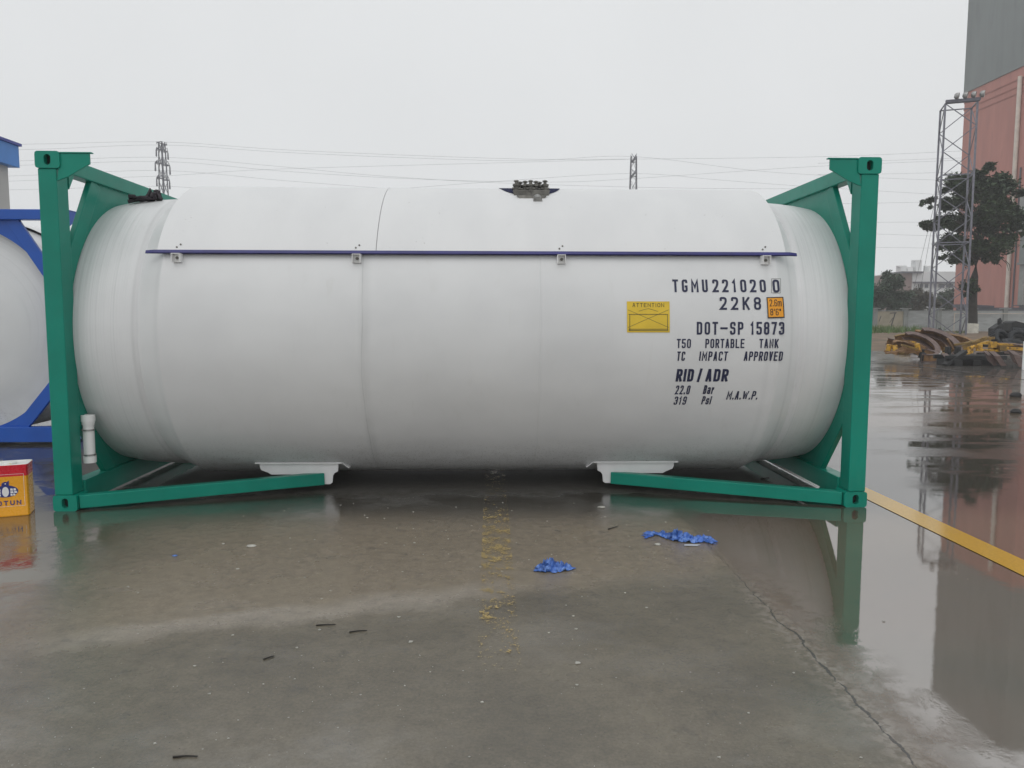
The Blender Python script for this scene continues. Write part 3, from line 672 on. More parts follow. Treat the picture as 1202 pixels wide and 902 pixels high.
lines([(90, 297, 320, 297), (318, 297, 318, 392), (96, 297, 96, 392), (90, 384, 322, 384), (90, 392, 322, 392)], M['thin'], att, .004, .003)
hp = quadgrid(906, 195, 1001, 319, M['blackink'], 'height_sticker', shell, .0008, rot=R(1.5))
quadgrid(911, 201, 995, 312, M['org'], 'sticker_face', hp, .0016, rot=R(1.5))
put_text('lettering', '2.6m', 919, 210, 987, 250, .10, .25, 0, M['blackink'], .0026, hp)
put_text('lettering', "8'6\"", 923, 264, 985, 303, .11, .3, 0, M['blackink'], .0026, hp)

# dark webbing left on the end skirt
p0 = Vector((-2.72, .86, 2.365)); mb = MB(); rnd = random.Random(3)
def crumple(c, sx, sy, sz, seed, n=26, r=.012):
    rn = random.Random(seed); pts = []; p = Vector((0, 0, 0))
    for i in range(n):
        t = i/(n-1); pts.append(Vector((c[0]+sx*(.5*math.cos(t*9+seed)*(.4+.6*rn.random())), c[1]+sy*math.sin(t*11)*.5, c[2]+r+sz*abs(math.sin(t*7+seed))*rn.random())))
    return pts
mb.path(crumple((-2.66, .88, 2.372), .22, .12, .03, 1), .016, 6); mb.path(crumple((-2.60, .90, 2.378), .10, .08, .085, 5), .018, 6)
mb.path([(-2.78, .84, 2.362), (-2.72, .86, 2.38), (-2.66, .85, 2.385), (-2.60, .88, 2.40), (-2.575, .9, 2.46), (-2.55, .9, 2.40), (-2.53, .9, 2.39)], .017, 6)
tag(mb.build('strap', M['rope'], smooth=60), 'dark crumpled strap lying on top of the left end of the tank', 'strap')

BC = empty('tank_container', (-4.44-YC, 2.85+3.03, 0), 'white tank container in a blue frame, end on, behind the green post at the left', 'tank container', rz=R(90))
n0 = set(bpy.data.objects)
container(BC, M['blue'], 1.145)

# ------------------------------------------------------------------ paint can
pc = empty('paint_can', (-3.332, -.0635, 0), 'square amber and red paint can standing on wet concrete beside the green frame', 'paint can', rz=R(20))
hw, hd, hz = .168, .10, .372
def can_loop(z, k=1): return [(x*k, y*k, z) for x, y in rr_rect(0, 0, hw, hd, .022, 64)]
def skin(loops):
    mb = MB(); n = len(loops[0]); vs = [p for l in loops for p in l]
    mb.add(vs, [(i*n+k, i*n+(k+1) % n, (i+1)*n+(k+1) % n, (i+1)*n+k) for i in range(len(loops)-1) for k in range(n)]); return mb
skin([can_loop(.001, .985), can_loop(.004, 1), can_loop(.012, 1), can_loop(.016, .99), can_loop(.29, .99)]).build('can_body', M['canyel'], pc, smooth=40)
skin([can_loop(.29, .991), can_loop(.356, .991), can_loop(.362, 1.008), can_loop(.372, 1.008)]).build('red_band', M['canred'], pc, smooth=40)
l = skin([can_loop(.372, 1.008), can_loop(.374, .99), can_loop(.366, .97)]); t_ = can_loop(.366, .97); l.add(t_, [tuple(range(len(t_)))])
lid = l.build('lid', M['canwhite'], pc, smooth=40)
MB().lathe([(0, .045), (.012, .045), (.014, .04), (.014, .001)], (.04, .0, .366), 24, axis='z').build('cap', M['canwhite'], lid, smooth=40)
MB().path([(-.11, -.0, .368), (-.1, 0, .385), (0, 0, .392), (.0, 0, .39)], .004, 6).build('handle', M['steel'], pc, smooth=60)
yf = -hd*.99-.0015
def can_face(vs, dy=0): return [(x+.028, yf-l-dy, z) for x, z, l in vs]
v, f = lettering('JOTUN', -.093, .083, .093, .117, .0068, .42)
MB().add(can_face(v), f).build('lettering', M['bluetxt'], pc)
mb = MB()
for k, (a, b) in enumerate((((-.115, .306), (.115, .306)), ((.115, .306), (.115, .075)), ((.115, .075), (-.115, .075)), ((-.115, .075), (-.115, .306)))):
    vv, ff = stroke([Vector(a), Vector(b)], False, .002); mb.add(can_face([(p.x, p.y, k*.0002) for p in vv]), ff)
mb.build('label_outline', M['whitetxt'], pc)
def ell(cx, cz, a, b, l, n=28, t0=0, t1=2*math.pi): return [(cx+a*math.cos(t0+(t1-t0)*k/n), cz+b*math.sin(t0+(t1-t0)*k/n), l) for k in range(n)]
em = MB()
em.add(can_face(ell(0, .185, .078, .043, 0)), [tuple(range(28))])
em.add(can_face(ell(0, .232, .023, .022, .0003)), [tuple(range(28))])
em.add(can_face([(.0, .246, .0006), (.024, .262, .0006), (.023, .232, .0006), (-.028, .205, .0006)]), [(0, 1, 2, 3)])
emb = em.build('emblem', M['bluetxt'], pc)
mb = MB(); mb.add(can_face(ell(0, .182, .021, .036, .0012)), [tuple(range(28))])
for sx in (-1, 1):
    for (z0, z1, xa, xb) in ((.188, .204, .03, .066), (.170, .184, .03, .072), (.152, .166, .03, .060)):
        for (ua, ub) in ((0, .47), (.55, 1)):
            x0, x1 = xa+(xb-xa)*ua, xa+(xb-xa)*ub
            mb.add(can_face([(sx*x0, z0, .0012), (sx*x1, z0, .0012), (sx*(x1-.003), z1, .0012), (sx*x0, z1, .0012)]), [(0, 1, 2, 3)])
mb.add(can_face(ell(.002, .24, .005, .004, .0014, 12)), [tuple(range(12))])
mb.build('emblem_white', M['whitetxt'], emb)

# ------------------------------------------------------------------ litter on the concrete
def rag(name, pts, label, seed, hgt):
    """crumpled sheet film: overlapping folded patches strung along a path (x, y, width)"""
    rn = random.Random(seed); mb = MB(); o = Vector((sum(p[0] for p in pts)/len(pts), sum(p[1] for p in pts)/len(pts), 0))
    for a, b in zip(pts, pts[1:]):
        A, B = Vector((a[0], a[1], 0)), Vector((b[0], b[1], 0)); ln = (B-A).length; n = max(1, int(ln/.05))
        for q in range(n*2):
            t = (q+.5)/(n*2); c = A.lerp(B, t)-o; wd = a[2]+(b[2]-a[2])*t
            th = math.atan2(B.y-A.y, B.x-A.x)+rn.uniform(-.7, .7); L_ = rn.uniform(.045, .085)*min(1, ln/.08+.3); nx, ny = 18, 14
            c += Vector((rn.uniform(-.015, .015), rn.uniform(-.25, .25)*wd, 0)); sd_ = rn.uniform(0, 90); pk = hgt*rn.uniform(.5, 1.15)*min(1, wd/.07)
            vs = []
            for jj in range(ny+1):
                for ii in range(nx+1):
                    u, v = ii/nx-.5, jj/ny-.5; w_ = Vector((u*3.2+sd_, v*2.6, sd_*.3))
                    n1, n2, n3 = mnoise.noise(w_), mnoise.noise(w_*2.1+Vector((9, 2, 4))), mnoise.noise(w_*4.5)
                    x = u*L_*1.5+.35*L_*n2; y = v*wd*1.05*(1-1.2*u*u)+.5*wd*n1
                    z = .004+pk*max(0, (1-2.1*abs(n1)-.9*abs(n2)-.35*abs(n3)))*max(0, 1-2.6*(u*u+v*v))+.004*abs(n3)
                    vs.append((c.x+x*math.cos(th)-y*math.sin(th), c.y+x*math.sin(th)+y*math.cos(th), z))
            mb.add(vs, [(jj*(nx+1)+ii, jj*(nx+1)+ii+1, (jj+1)*(nx+1)+ii+1, (jj+1)*(nx+1)+ii) for jj in range(ny) for ii in range(nx)])
    ob = mb.build(name, M['rag'], smooth=24); ob.location = o
    sm = ob.modifiers.new('thickness', 'SOLIDIFY'); sm.thickness = .001; sm.offset = 1
    return tag(ob, label, 'plastic film')
def gp(*a): return [(G(x, y).x, G(x, y).y, w_) for x, y, w_ in a]
rag('plastic_film', gp((633, 668, .035), (641, 671, .065), (649, 668, .095), (656, 670, .065), (672, 669, .008)), 'small crumpled knot of blue film lying in front of the worn yellow line', 4, .085)
rag('plastic_film', gp((759, 632, .02), (766, 628, .022), (777, 629, .03), (788, 632, .065), (800, 635, .065), (814, 636, .045), (826, 636, .04), (835, 637, .02)), 'long torn strip of blue film lying beside the crack in the concrete', 7, .095)
mb = MB(); sc = G(812, 641)
mb.prism([(-.05, -.012, .004), (.03, -.016, .004), (.055, .006, .004), (.0, .016, .004), (-.045, .01, .004)], (0, 0, .003))
o = mb.build('film_scrap', paint('clear_film', (.55, .58, .62), .3, .1, 20)); o.location = (sc.x, sc.y, 0); tag(o, 'pale scrap of film at the tip of the long blue strip', 'scrap')
def lump(px, py, s_, name, mat, label, cat, seed, group=None, flat=.45):
    rn = random.Random(seed); g = G(px, py); mb = MB(); n = 9; loops = []
    off = [rn.uniform(.65, 1.2) for _ in range(n)]
    for z, k in ((0, .9), (.35, 1.0), (.8, .75), (1, .3)):
        loops.append([(s_*k*off[i]*math.cos(i*2*math.pi/n)+rn.uniform(-.1, .1)*s_, s_*.75*k*off[i]*math.sin(i*2*math.pi/n), .001+s_*flat*z) for i in range(n)])
    mb = skin(loops); mb.add(loops[-1], [tuple(range(n))])
    o = mb.build(name, mat, smooth=25); o.location = (g.x, g.y, 0); return tag(o, label, cat, group)
lump(772, 640, .024, 'paper_scrap', M['chip'], 'white crumpled scrap next to the long blue strip', 'scrap', 1)
lump(295, 642, .028, 'paper_scrap', M['chip'], 'largest white scrap left of the tank, on brown silt', 'scrap', 2)
lump(262, 639, .012, 'paper_scrap', M['chip'], 'tiny white scrap just left of the largest scrap', 'scrap', 3)
lump(279, 668, .014, 'paper_scrap', M['chip'], 'tiny flat white scrap nearer the camera than the largest scrap', 'scrap', 4, flat=.15)
lump(706, 596, .030, 'paper_scrap', M['chip'], 'white flattened scrap under the right saddle of the tank', 'scrap', 5, flat=.3)
lump(205, 653, .016, 'blue_scrap', M['rag'], 'tiny blue scrap on the concrete towards the left', 'scrap', 6)
lump(482, 754, .012, 'paper_scrap', M['chip'], 'white crumb by the twigs in front of the tank', 'scrap', 8)
lump(678, 779, .014, 'paper_scrap', M['chip'], 'bright white crumb on dark concrete right of the worn line', 'scrap', 9)
lump(1193, 466, .10, 'stone', M['dark'], 'dark stone at the far right edge of the wet yard', 'stone', 10, flat=.8)
lump(1192, 485, .09, 'stone', M['dark'], 'dark stone nearer the camera at the far right edge', 'stone', 11, flat=.7)
def twig(x0, y0, x1, y1, label, r=.0036):
    a, b = G(x0, y0), G(x1, y1); m = (a+b)/2+Vector((0, .004*math.sin(x0*3.1), 0))
    o = MB().path([a-m+Vector((0, 0, r)), Vector((0, 0, r+.0005)), b-m+Vector((0, 0, r))], r, 6, r*.6).build('twig', M['wood'], smooth=60); o.location = m
    tag(o, label, 'twig')
twig(371, 735, 394, 734, 'straight dark twig, upper of the two near the middle left')
twig(410, 743, 431, 741, 'short dark twig right of the straight one')
twig(309, 775, 322, 771, 'little dark twig lying askew left of the others')
twig(203, 890, 232, 889, 'dark twig at the very bottom left of the yard')
twig(714, 622, 725, 619, 'dark twig in the shade below the tank, left of the long blue strip', .004)
twig(893, 563, 903, 561, 'thin dark twig near the right floor beam', .004)
mb = MB(); rn = random.Random(21)
for i in range(650):
    x = rn.gauss(.1, 1.1); y = rn.uniform(-4.2, .2)
    if x > 1.5 and rn.random() < .7: continue
    s_ = .0018+.0065*rn.random()**5; a = rn.uniform(0, 6.28); n = rn.choice((3, 4, 5))
    mb.prism([(x+s_*math.cos(a+2*math.pi*k/n)*rn.uniform(.6, 1.3), y+s_*math.sin(a+2*math.pi*k/n)*rn.uniform(.5, 1), .0005) for k in range(n)], (0, 0, s_*.4))
tag(mb.build('paint_chips', M['chip']), 'pale chips and crumbs strewn over the concrete', 'chips', kind='stuff')

# ------------------------------------------------------------------ scrap heap at the far right
def cradle(px, py, Y, rad, a0, a1, wd, tilt, rz, label, lift=0, mat='rust'):
    c = W(px, py, Y); e = empty('steel_cradle', (c.x, c.y, 0), label, 'steel cradle', 'curved steel cradles in the scrap heap')
    e.rotation_euler = (tilt, 0, rz); e.location.z = lift
    n = 30
    for dz in (0, .22):
        o = [(rad*math.cos(a0+(a1-a0)*k/n), rad*math.sin(a0+(a1-a0)*k/n)) for k in range(n+1)]
        i = [((rad-wd*(.75+.5*math.sin(math.pi*k/n)))*math.cos(a0+(a1-a0)*k/n), (rad-wd*(.75+.5*math.sin(math.pi*k/n)))*math.sin(a0+(a1-a0)*k/n)) for k in range(n+1)]
        MB().prism([(x, y, dz) for x, y in o+i[::-1]], (0, 0, .03)).build('curved_plate', M[mat], e)
    n = 24; mb = MB()
    pts = [(rad-.03, a0+(a1-a0)*k/n) for k in range(n+1)]
    mb.add([(r*math.cos(t)*q, r*math.sin(t)*q, z) for (r, t) in pts for q, z in ((1, .03), (1, .22))], [(2*k, 2*k+1, 2*k+3, 2*k+2) for k in range(n)])
    MB.build(mb, 'rim_strip', M['rustb'], e, smooth=60)
    t = a0+.04*(a1-a0)
    MB().bar(((rad-.08)*math.cos(t), (rad-.08)*math.sin(t), -.02), ((rad-.08)*math.cos(t), (rad-.08)*math.sin(t), .27), .10, .12).build('foot_block', M['dark'], e)
    return e
cradle(1077, 407, 18.9, .62, R(-80), R(112), .17, R(36), R(12), 'pale rust-brown hooked cradle plate in the middle of the scrap heap', .37)
cradle(1098, 406, 18.9, .74, R(-82), R(105), .20, R(36), R(10), 'largest hooked rust-brown cradle, with an ochre rim, in front of the light mast', .43)
cradle(1088, 405, 19.9, .66, R(-70), R(100), .13, R(34), R(20), 'thin ochre cradle wedged between the two brown ones', .40, 'rustb')
cradle(1064, 411, 19.2, .52, R(-60), R(130), .12, R(22), R(30), 'low curved rusty cradle at the left of the scrap heap', .22, 'rustb')
cradle(1057, 409, 20.0, .55, R(-90), R(70), .09, R(18), R(60), 'narrow brown arc lying behind the low curved cradle', .30)
cradle(1069, 405, 20.6, .60, R(-40), R(150), .09, R(16), R(-25), 'narrow ochre arc on top of the left heap', .42, 'olive')
cradle(1080, 412, 18.0, .50, R(-120), R(40), .08, R(10), R(5), 'narrow brown arc lying flat in front of the cradles', .10)
cradle(1116, 406, 20.2, .70, R(-60), R(120), .09, R(20), R(-10), 'narrow rusty arc to the right of the largest cradle', .36, 'rustb')
cradle(1190, 412, 17.6, .60, R(-30), R(150), .10, R(14), R(0), 'narrow brown arc under the right hand yellow bars', .22)
def bracket(px, py, Y, s_, rz, label, mats=('rustb', 'yst')):
    c = W(px, py, Y); e = empty('steel_bracket', (c.x, c.y, max(0, c.z)), label, 'steel bracket', 'small brackets heaped at the left of the scrap', rz)
    MB().box(-s_, s_, -.06, .06, 0, .07).box(-s_, -s_+.08, -.06, .06, .07, s_*.8).build('bracket_arm', M[mats[0]], e, bevel=.006); e.rotation_euler = (.5*math.sin(px*1.7), .45*math.sin(px*2.9+1), rz); e.location.z += .05
    MB().prism([(-s_+.08, -.02, .07), (s_*.4, -.02, .07), (-s_+.08, -.02, s_*.7)], (0, .04, 0)).build('rib', M[mats[0]], e)
    MB().lathe([(0, .001), (0, .085), (.20, .085), (.21, .07), (.21, .001)], (s_*.55, 0, .07), 14, axis='z').build('sleeve', M[mats[1]], e, smooth=40)
for k, (px, py, Y, s_, rz, lb) in enumerate((
    (1046, 417, 19.2, .22, 2.2, 'bracket with yellow sleeve, leftmost at the front of the scrap heap'),
    (1055, 416, 19.0, .24, 2.0, 'bracket with yellow sleeve, second along the front of the heap'),
    (1062, 404, 20.4, .22, 1.0, 'bracket with yellow sleeve lying on top of the left heap'),
    (1068, 408, 20.0, .26, .4, 'rusty bracket in the middle of the left heap'),
    (1076, 409, 20.2, .26, 2.8, 'rusty bracket tucked under the curved cradles'),
    (1072, 416, 18.8, .25, -.5, 'rusty bracket lying flat before the low cradle'))): bracket(px, py, Y, s_, rz, lb)
lump(1060, 416, .42, 'scrap_pile', M['olive'], 'low pile of rusty offcuts under the brackets', 'scrap pile', 31, flat=.45)
lump(1073, 413, .55, 'scrap_pile', M['rust'], 'pile of rusty offcuts under the low curved cradle', 'scrap pile', 32, flat=.5)
def steel_bar(p, q, wd, ht, mat, label, name='steel_bar', cat='steel bar', group='long bars thrown over the scrap heap'):
    m = (p+q)/2
    o = MB().bar(p-m, q-m, wd, ht).build(name, M[mat], bevel=.008); o.location = m; return tag(o, label, cat, group)
steel_bar(W(1102, 387, 20.2), W(1138, 420, 18.4), .07, .12, 'dark', 'black bar slanting down from behind the cradles')
steel_bar(W(1105, 390, 20.0), W(1128, 408, 19.0), .06, .10, 'olive', 'ochre bar alongside the black slanting bar')
steel_bar(W(1106, 417, 18.6), W(1158, 397, 18.8), .10, .12, 'olive', 'long ochre bar rising from the ground to the yellow frame')
steel_bar(W(1108, 410, 19.2), W(1152, 399, 19.6), .08, .10, 'olive', 'second ochre bar, behind the long rising one')
steel_bar(W(1118, 413, 19.4), W(1160, 402, 19.4), .10, .10, 'yst', 'worn yellow bar under the ochre ones')
rn = random.Random(77)
for k, lb in enumerate(('rusty offcut bar poking out left of the cradles', 'short ochre bar lying across the left brackets', 'rusty bar wedged behind the low curved cradle', 'thin rusty bar lying flat before the cradles', 'rusty bar leaning on the right of the largest cradle', 'ochre bar behind the yellow frame', 'thin dark bar lying on the skid')):
    a = ((1040, 415), (1058, 405), (1066, 402), (1078, 419), (1112, 398), (1120, 405), (1128, 422))[k]; b = ((1062, 412), (1080, 411), (1086, 408), (1102, 420), (1124, 419), (1150, 401), (1160, 419))[k]
    steel_bar(W(*a, 18.3+.3*k % 1.2), W(*b, 18.7), .05+.03*rn.random(), .06, ('rustb', 'olive', 'rustb', 'rust', 'rustb', 'olive', 'dark')[k], lb)
# yellow welded frame
c = W(1153, 416, 18); fr = empty('yellow_steel_frame', (c.x, c.y, 0), 'worn yellow welded steel frame on top of the scrap heap', 'steel frame', rz=R(-6))
def loc(px, py, Y): v = W(px, py, Y)-Vector((c.x, c.y, 0)); v.rotate(Matrix.Rotation(R(6), 3, 'Z')); return v
def blk(px, py, w_, h_, d_, mat, name, Y=17.9):
    v = loc(px, py, Y); MB().box(v.x-w_/2, v.x+w_/2, v.y-d_/2, v.y+d_/2, v.z-h_/2, v.z+h_/2).build(name, M[mat], fr, bevel=.01)
blk(1165, 405, .19, .20, .2, 'yst', 'end_block'); blk(1149, 407, .14, .14, .2, 'yst', 'end_block'); blk(1139, 411, .09, .2, .2, 'yst', 'end_block'); blk(1156, 406, .10, .08, .2, 'dark', 'pivot_block')
MB().bar(loc(1134, 418, 17.8), loc(1143, 406, 17.9), .10, .08).build('stepped_leg', M['yst'], fr, bevel=.01)
MB().bar(loc(1146, 411, 17.8), loc(1172, 412, 17.9), .09, .07).build('cross_beam', M['yst'], fr, bevel=.01)
MB().bar(loc(1153, 398, 18.4), loc(1167, 397, 18.4), .10, .08).build('top_beam', M['olive'], fr, bevel=.01)
MB().bar(loc(1147, 416, 17.8), loc(1184, 415, 17.8), .10, .10).build('sole_beam', M['dark'], fr, bevel=.01)
blk(1175, 409, .22, .16, .3, 'olive', 'hub_block')
steel_bar(W(1170, 404, 18), W(1212, 406, 18), .08, .07, 'yst', 'yellow bar running to the right from the frame')
steel_bar(W(1183, 409, 17.2), W(1215, 411, 17.2), .12, .09, 'yst', 'lower yellow bar at the right edge of the heap')
steel_bar(W(1180, 414, 16.9), W(1215, 418, 16.9), .10, .06, 'rust', 'rust-brown flat bar below the yellow ones')
# brown flats lying on the ground
def flat(pts, Y, label, mat='rust'):
    P = [W(x, y, Y) for x, y in pts]; m = P[0].copy(); m.z = 0
    o = MB().prism([p-m for p in P], (0, .25, .12)).build('steel_plate', M[mat], bevel=.006); o.location = m; tag(o, label, 'steel plate', 'flat plates under the scrap heap')
flat([(1160, 417.5), (1165, 417.5), (1171, 429), (1166, 429.5)], 15.5, 'narrow slanting brown plate, left of the two before the heap')
flat([(1167, 418), (1174, 418), (1182, 429.5), (1175, 430)], 15.3, 'wider slanting brown plate with a pale edge, right of the narrow one')
flat([(1189, 416), (1198, 418), (1203, 432), (1196, 431)], 15.0, 'brown curved plate at the right edge of the heap')
flat([(1110, 420), (1117, 420), (1123, 427), (1116, 427.5)], 16.2, 'small grey-brown plate lying on the wet yard left of the black skid')
sk = empty('black_skid', (*G(1147, 430).to_2d(), 0), 'greasy black steel skid under the yellow frame', 'steel skid')
for dx in (-.55, 0, .6): MB().box(dx-.12, dx+.12, .0, .9, 0, .18).build('runner', M['dark'], sk, bevel=.015)
MB().box(-.85, .95, .1, .2, .18, .30).box(-.85, .95, .7, .8, .18, .30).build('cross_bar', M['dark'], sk, bevel=.015)
MB().bar((-.9, .1, .02), (-.25, .2, .42), .2, .1).build('ramp', M['dark'], sk, bevel=.015)
sk2 = empty('black_skid', (*G(1127, 427).to_2d(), 0), 'small black steel stand left of the yellow frame', 'steel skid')
MB().box(-.25, .25, .2, .6, .0, .08).build('base', M['dark'], sk2, bevel=.015); MB().box(-.2, -.1, .3, .5, .08, .5).box(.1, .2, .3, .5, .08, .5).build('upright', M['dark'], sk2, bevel=.015)
# tyres and machinery
def tyre(px, py, Y, r, rx, rz, label):
    c = W(px, py, Y); e = empty('tyre', (c.x, c.y, c.z), label, 'tyre', 'old tyres behind the scrap heap'); e.rotation_euler = (rx, 0, rz)
    pr = []
    for k in range(17):
        t = 2*math.pi*k/16; pr.append((.13*math.sin(t), r*.75+r*.25*math.cos(t)))
    MB().lathe(pr, (0, 0, 0), 36, axis='z').build('casing', M['rubber'], e, smooth=50)
    mb = MB()
    for k in range(26):
        t = 2*math.pi*k/26; d = Vector((math.cos(t), math.sin(t), 0)); mb.bar(d*(r*.985)+Vector((0, 0, -.09)), d*(r*.985)+Vector((0, 0, .09)), .05, .04, d)
    mb.build('tread', M['rubber'], e)
    MB().lathe([(-.03, .001), (-.03, r*.45), (.05, r*.52), (.05, r*.45), (-.01, r*.3)], (0, 0, 0), 24, axis='z').build('rim', M['dark'], e, smooth=40)
tyre(1175, 399, 20.2, .40, R(62), R(25), 'old black tyre leaning behind the yellow frame')
tyre(1196, 399, 20.0, .38, R(55), R(-10), 'old black tyre at the right edge of the heap')
tyre(1190, 405, 19.2, .36, R(18), R(10), 'old black tyre lying almost flat between the two leaning ones')
c = W(1172, 391, 22); hp_ = empty('loader_bucket', (c.x, c.y, c.z), 'black steel bucket with a raised lug standing above the tyres', 'bucket')
MB().prism([(-.16, 0, -.12), (.16, 0, -.12), (.20, 0, .28), (.12, 0, .36), (-.17, 0, .16)], (0, .35, 0)).build('bucket_shell', M['dark'], hp_, bevel=.02)
MB().prism([(.04, .1, .30), (.16, .1, .28), (.19, .1, .44), (.12, .1, .56), (.05, .1, .50)], (0, .08, 0)).build('lug', M['dark'], hp_, bevel=.01)
MB().box(-.16, .16, .05, .3, -.75, -.12).build('stand', M['olive'], hp_, bevel=.01)
c = W(1196, 388, 22.5); mc = empty('machine_wreck', (c.x, c.y, 0), 'dark stripped machine behind the tyres at the right edge', 'machine')
z = c.z
MB().box(-.35, .9, -.3, .4, .1, z-.05).build('chassis', M['dark'], mc, bevel=.03)
MB().prism([(-.45, -.25, z-.05), (1, -.25, z-.05), (1, -.25, z+.26), (.0, -.25, z+.28), (-.3, -.25, z+.36), (-.42, -.25, z+.30)], (0, .6, 0)).build('engine_cover', M['dark'], mc, bevel=.03)
MB().tube((-.5, -.32, z+.05), (1, -.32, z-.02), .07, 10).build('hose', M['rubber'], mc, smooth=40)
MB().path([(-.6, -.2, .3), (-.45, -.3, z-.2), (-.2, -.34, z+.0), (.3, -.34, z+.1)], .05, 8).build('hose', M['rubber'], mc, smooth=60)
p0, p1 = W(1200.5, 429, 14.6), W(1200.5, 400, 14.6)
wp = empty('marker_post', (p0.x+.05, p0.y, 0), 'white painted marker post cut off by the right edge', 'post')
MB().box(-.05, .05, -.03, .03, 0, p1.z-.03).build('post_shaft', M['white'], wp, bevel=.004); MB().prism([(-.05, -.03, p1.z-.03), (.05, -.03, p1.z-.03), (0, -.03, p1.z)], (0, .06, 0)).build('post_top', M['white'], wp)

# ------------------------------------------------------------------ lighting mast
LM = empty('lighting_mast', (30.48, 44.3, 0), 'grey steel lattice lighting mast with four floodlights, in front of the tree', 'lighting mast', rz=R(-22))
hw = .9; H = 15.0
def leg(x, y): return lambda z: Vector((x*(1.05-.05*z/H), y*(1.05-.05*z/H), z))
legs = [leg(sx*hw, sy*hw) for sx, sy in ((-1, -1), (1, -1), (1, 1), (-1, 1))]
for q in legs: MB().bar(q(0), q(H), .11, .11, (0, 1, 0)).build('mast_leg', M['lat'], LM)
zz = [0, 1.5, 3.0, 4.6, 6.2, 7.7, 9.1, 10.5, 12.0, 13.5, H]
for a in range(4):
    A, B = legs[a], legs[(a+1) % 4]; mb = MB()
    for k in range(10):
        if a % 2 == 0: mb.bar(A(zz[k]), B(zz[k+1]), .05, .05) if k % 2 == 0 else mb.bar(B(zz[k]), A(zz[k+1]), .05, .05)
        else: mb.bar(A(zz[k]), B(zz[k+1]), .045, .045) if k % 2 else mb.bar(B(zz[k]), A(zz[k+1]), .045, .045)
    mb.build('diagonal_bracing', M['lat'], LM)
for z in (6.2, 10.5, H):
    mb = MB()
    for a in range(4): mb.bar(legs[a](z), legs[(a+1) % 4](z), .06, .07)
    mb.build('ring_beam', M['lat'], LM)
MB().bar((-hw, -hw-.05, H+.1), (hw+.12, -hw-.05, H+.1), .2, .2).build('lamp_beam', M['latd'], LM)
for k in range(4):
    x = -.42+k*.47
    fl = MB().lathe([(0, .001), (.0, .12), (.08, .19), (.2, .21), (.26, .21), (.26, .19), (.2, .17)], (0, 0, 0), 18, axis='z').build('floodlight', M['steel'], LM, smooth=40)
    fl.location = (x, -hw-.05, H+.42); fl.rotation_euler = (R(100), 0, R(75))
    MB().lathe([(.245, .001), (.245, .185)], (0, 0, 0), 18, axis='z').build('lens', M['gren'], fl)
    MB().bar((0, .0, .1), (0, -.34, .1), .06, .06).build('lamp_stem', M['latd'], fl)
for (px, py, pz) in ((1062, 385, 55), (1073, 385, 57)):
    e = W(px, 360, pz)-LM.location; e.rotate(Matrix.Rotation(R(22), 3, 'Z')); e.z = .3
    MB().tube(legs[0](10.5), e, .011, 5).build('guy_wire', M['wire'], LM)

# ------------------------------------------------------------------ boundary wall
FY = 54
wl = empty('boundary_wall', (44, FY, 0), 'long grey slatted boundary wall with capped pillars behind the scrap heap', 'boundary wall')
xs = [W(px, 362, FY).x for px in (1027, 1063, 1102)]; stp = xs[2]-xs[1]
xs = [xs[0]]+[xs[1]+stp*k for k in range(0, 8)]
def panel(x0, x1, mat, name='wall_panel'):
    mb = MB(); k = 13; h = 1.80/k
    for i in range(k): mb.box(x0, x1, -.05+(.012 if i % 2 else 0), .05, i*h+.02, (i+1)*h+.02-.016)
    mb.box(x0, x1, -.03, .03, .0, 1.82)
    return mb.build(name, mat, wl, (44, 0, 0))
for i, x in enumerate(xs):
    pil = MB().box(x-.17, x+.17, -.16, .16, 0, 1.98).build('wall_pillar', M['fpil'], wl, (44, 0, 0), bevel=.01)
    MB().box(x-.30, x+.36, -.24, .24, 1.98, 2.06).build('pillar_cap', M['fpil'], pil, (44, 0, 0), bevel=.01)
    if i < len(xs)-1:
        if i == 0:
            t = MB().box(x+.17, xs[1]-.17, -.04, .04, 0, 1.80).build('bare_panel', M['tanp'], wl, (44, 0, 0))
            mb = MB(); mb.bar((x+1.62, -.05, 1.68), (x+1.25, -.05, .3), .07, .05).bar((x+1.2, -.05, 1.66), (x+1.72, -.05, 1.70), .05, .06).bar((x+.35, -.05, 1.0), (x+.5, -.05, 1.45), .04, .04).bar((x+1.45, -.05, 1.3), (x+1.2, -.05, .9), .03, .03)
            mb.build('broken_slat', M['roofd'], t, (44, 0, 0))
        else:
            pn = panel(x+.17, xs[i+1]-.17, M['fpan'])
        MB().box(x+.17, xs[i+1]-.17, -.08, .08, 1.82, 1.88).build('coping', M['fpil'], wl, (44, 0, 0))
mb = MB()
mb.box(-40, xs[0]-.17, -.04, .04, 0, 1.82); mb.box(xs[-1]+.17, 75, -.04, .04, 0, 1.82)
mb.build('wall_run', M['fpan'], wl, (44, 0, 0))
a = W(1120, 368.5, FY-.2).x; b = W(1202, 368.5, FY-.2).x
MB().box(a, b+3, -.24, -.20, 1.62, 1.67).build('conduit', M['pipe'], wl, (44, 0, 0)); MB().box(a, a+.05, -.24, -.20, .1, 1.62).build('conduit_drop', M['pipe'], wl, (44, 0, 0))

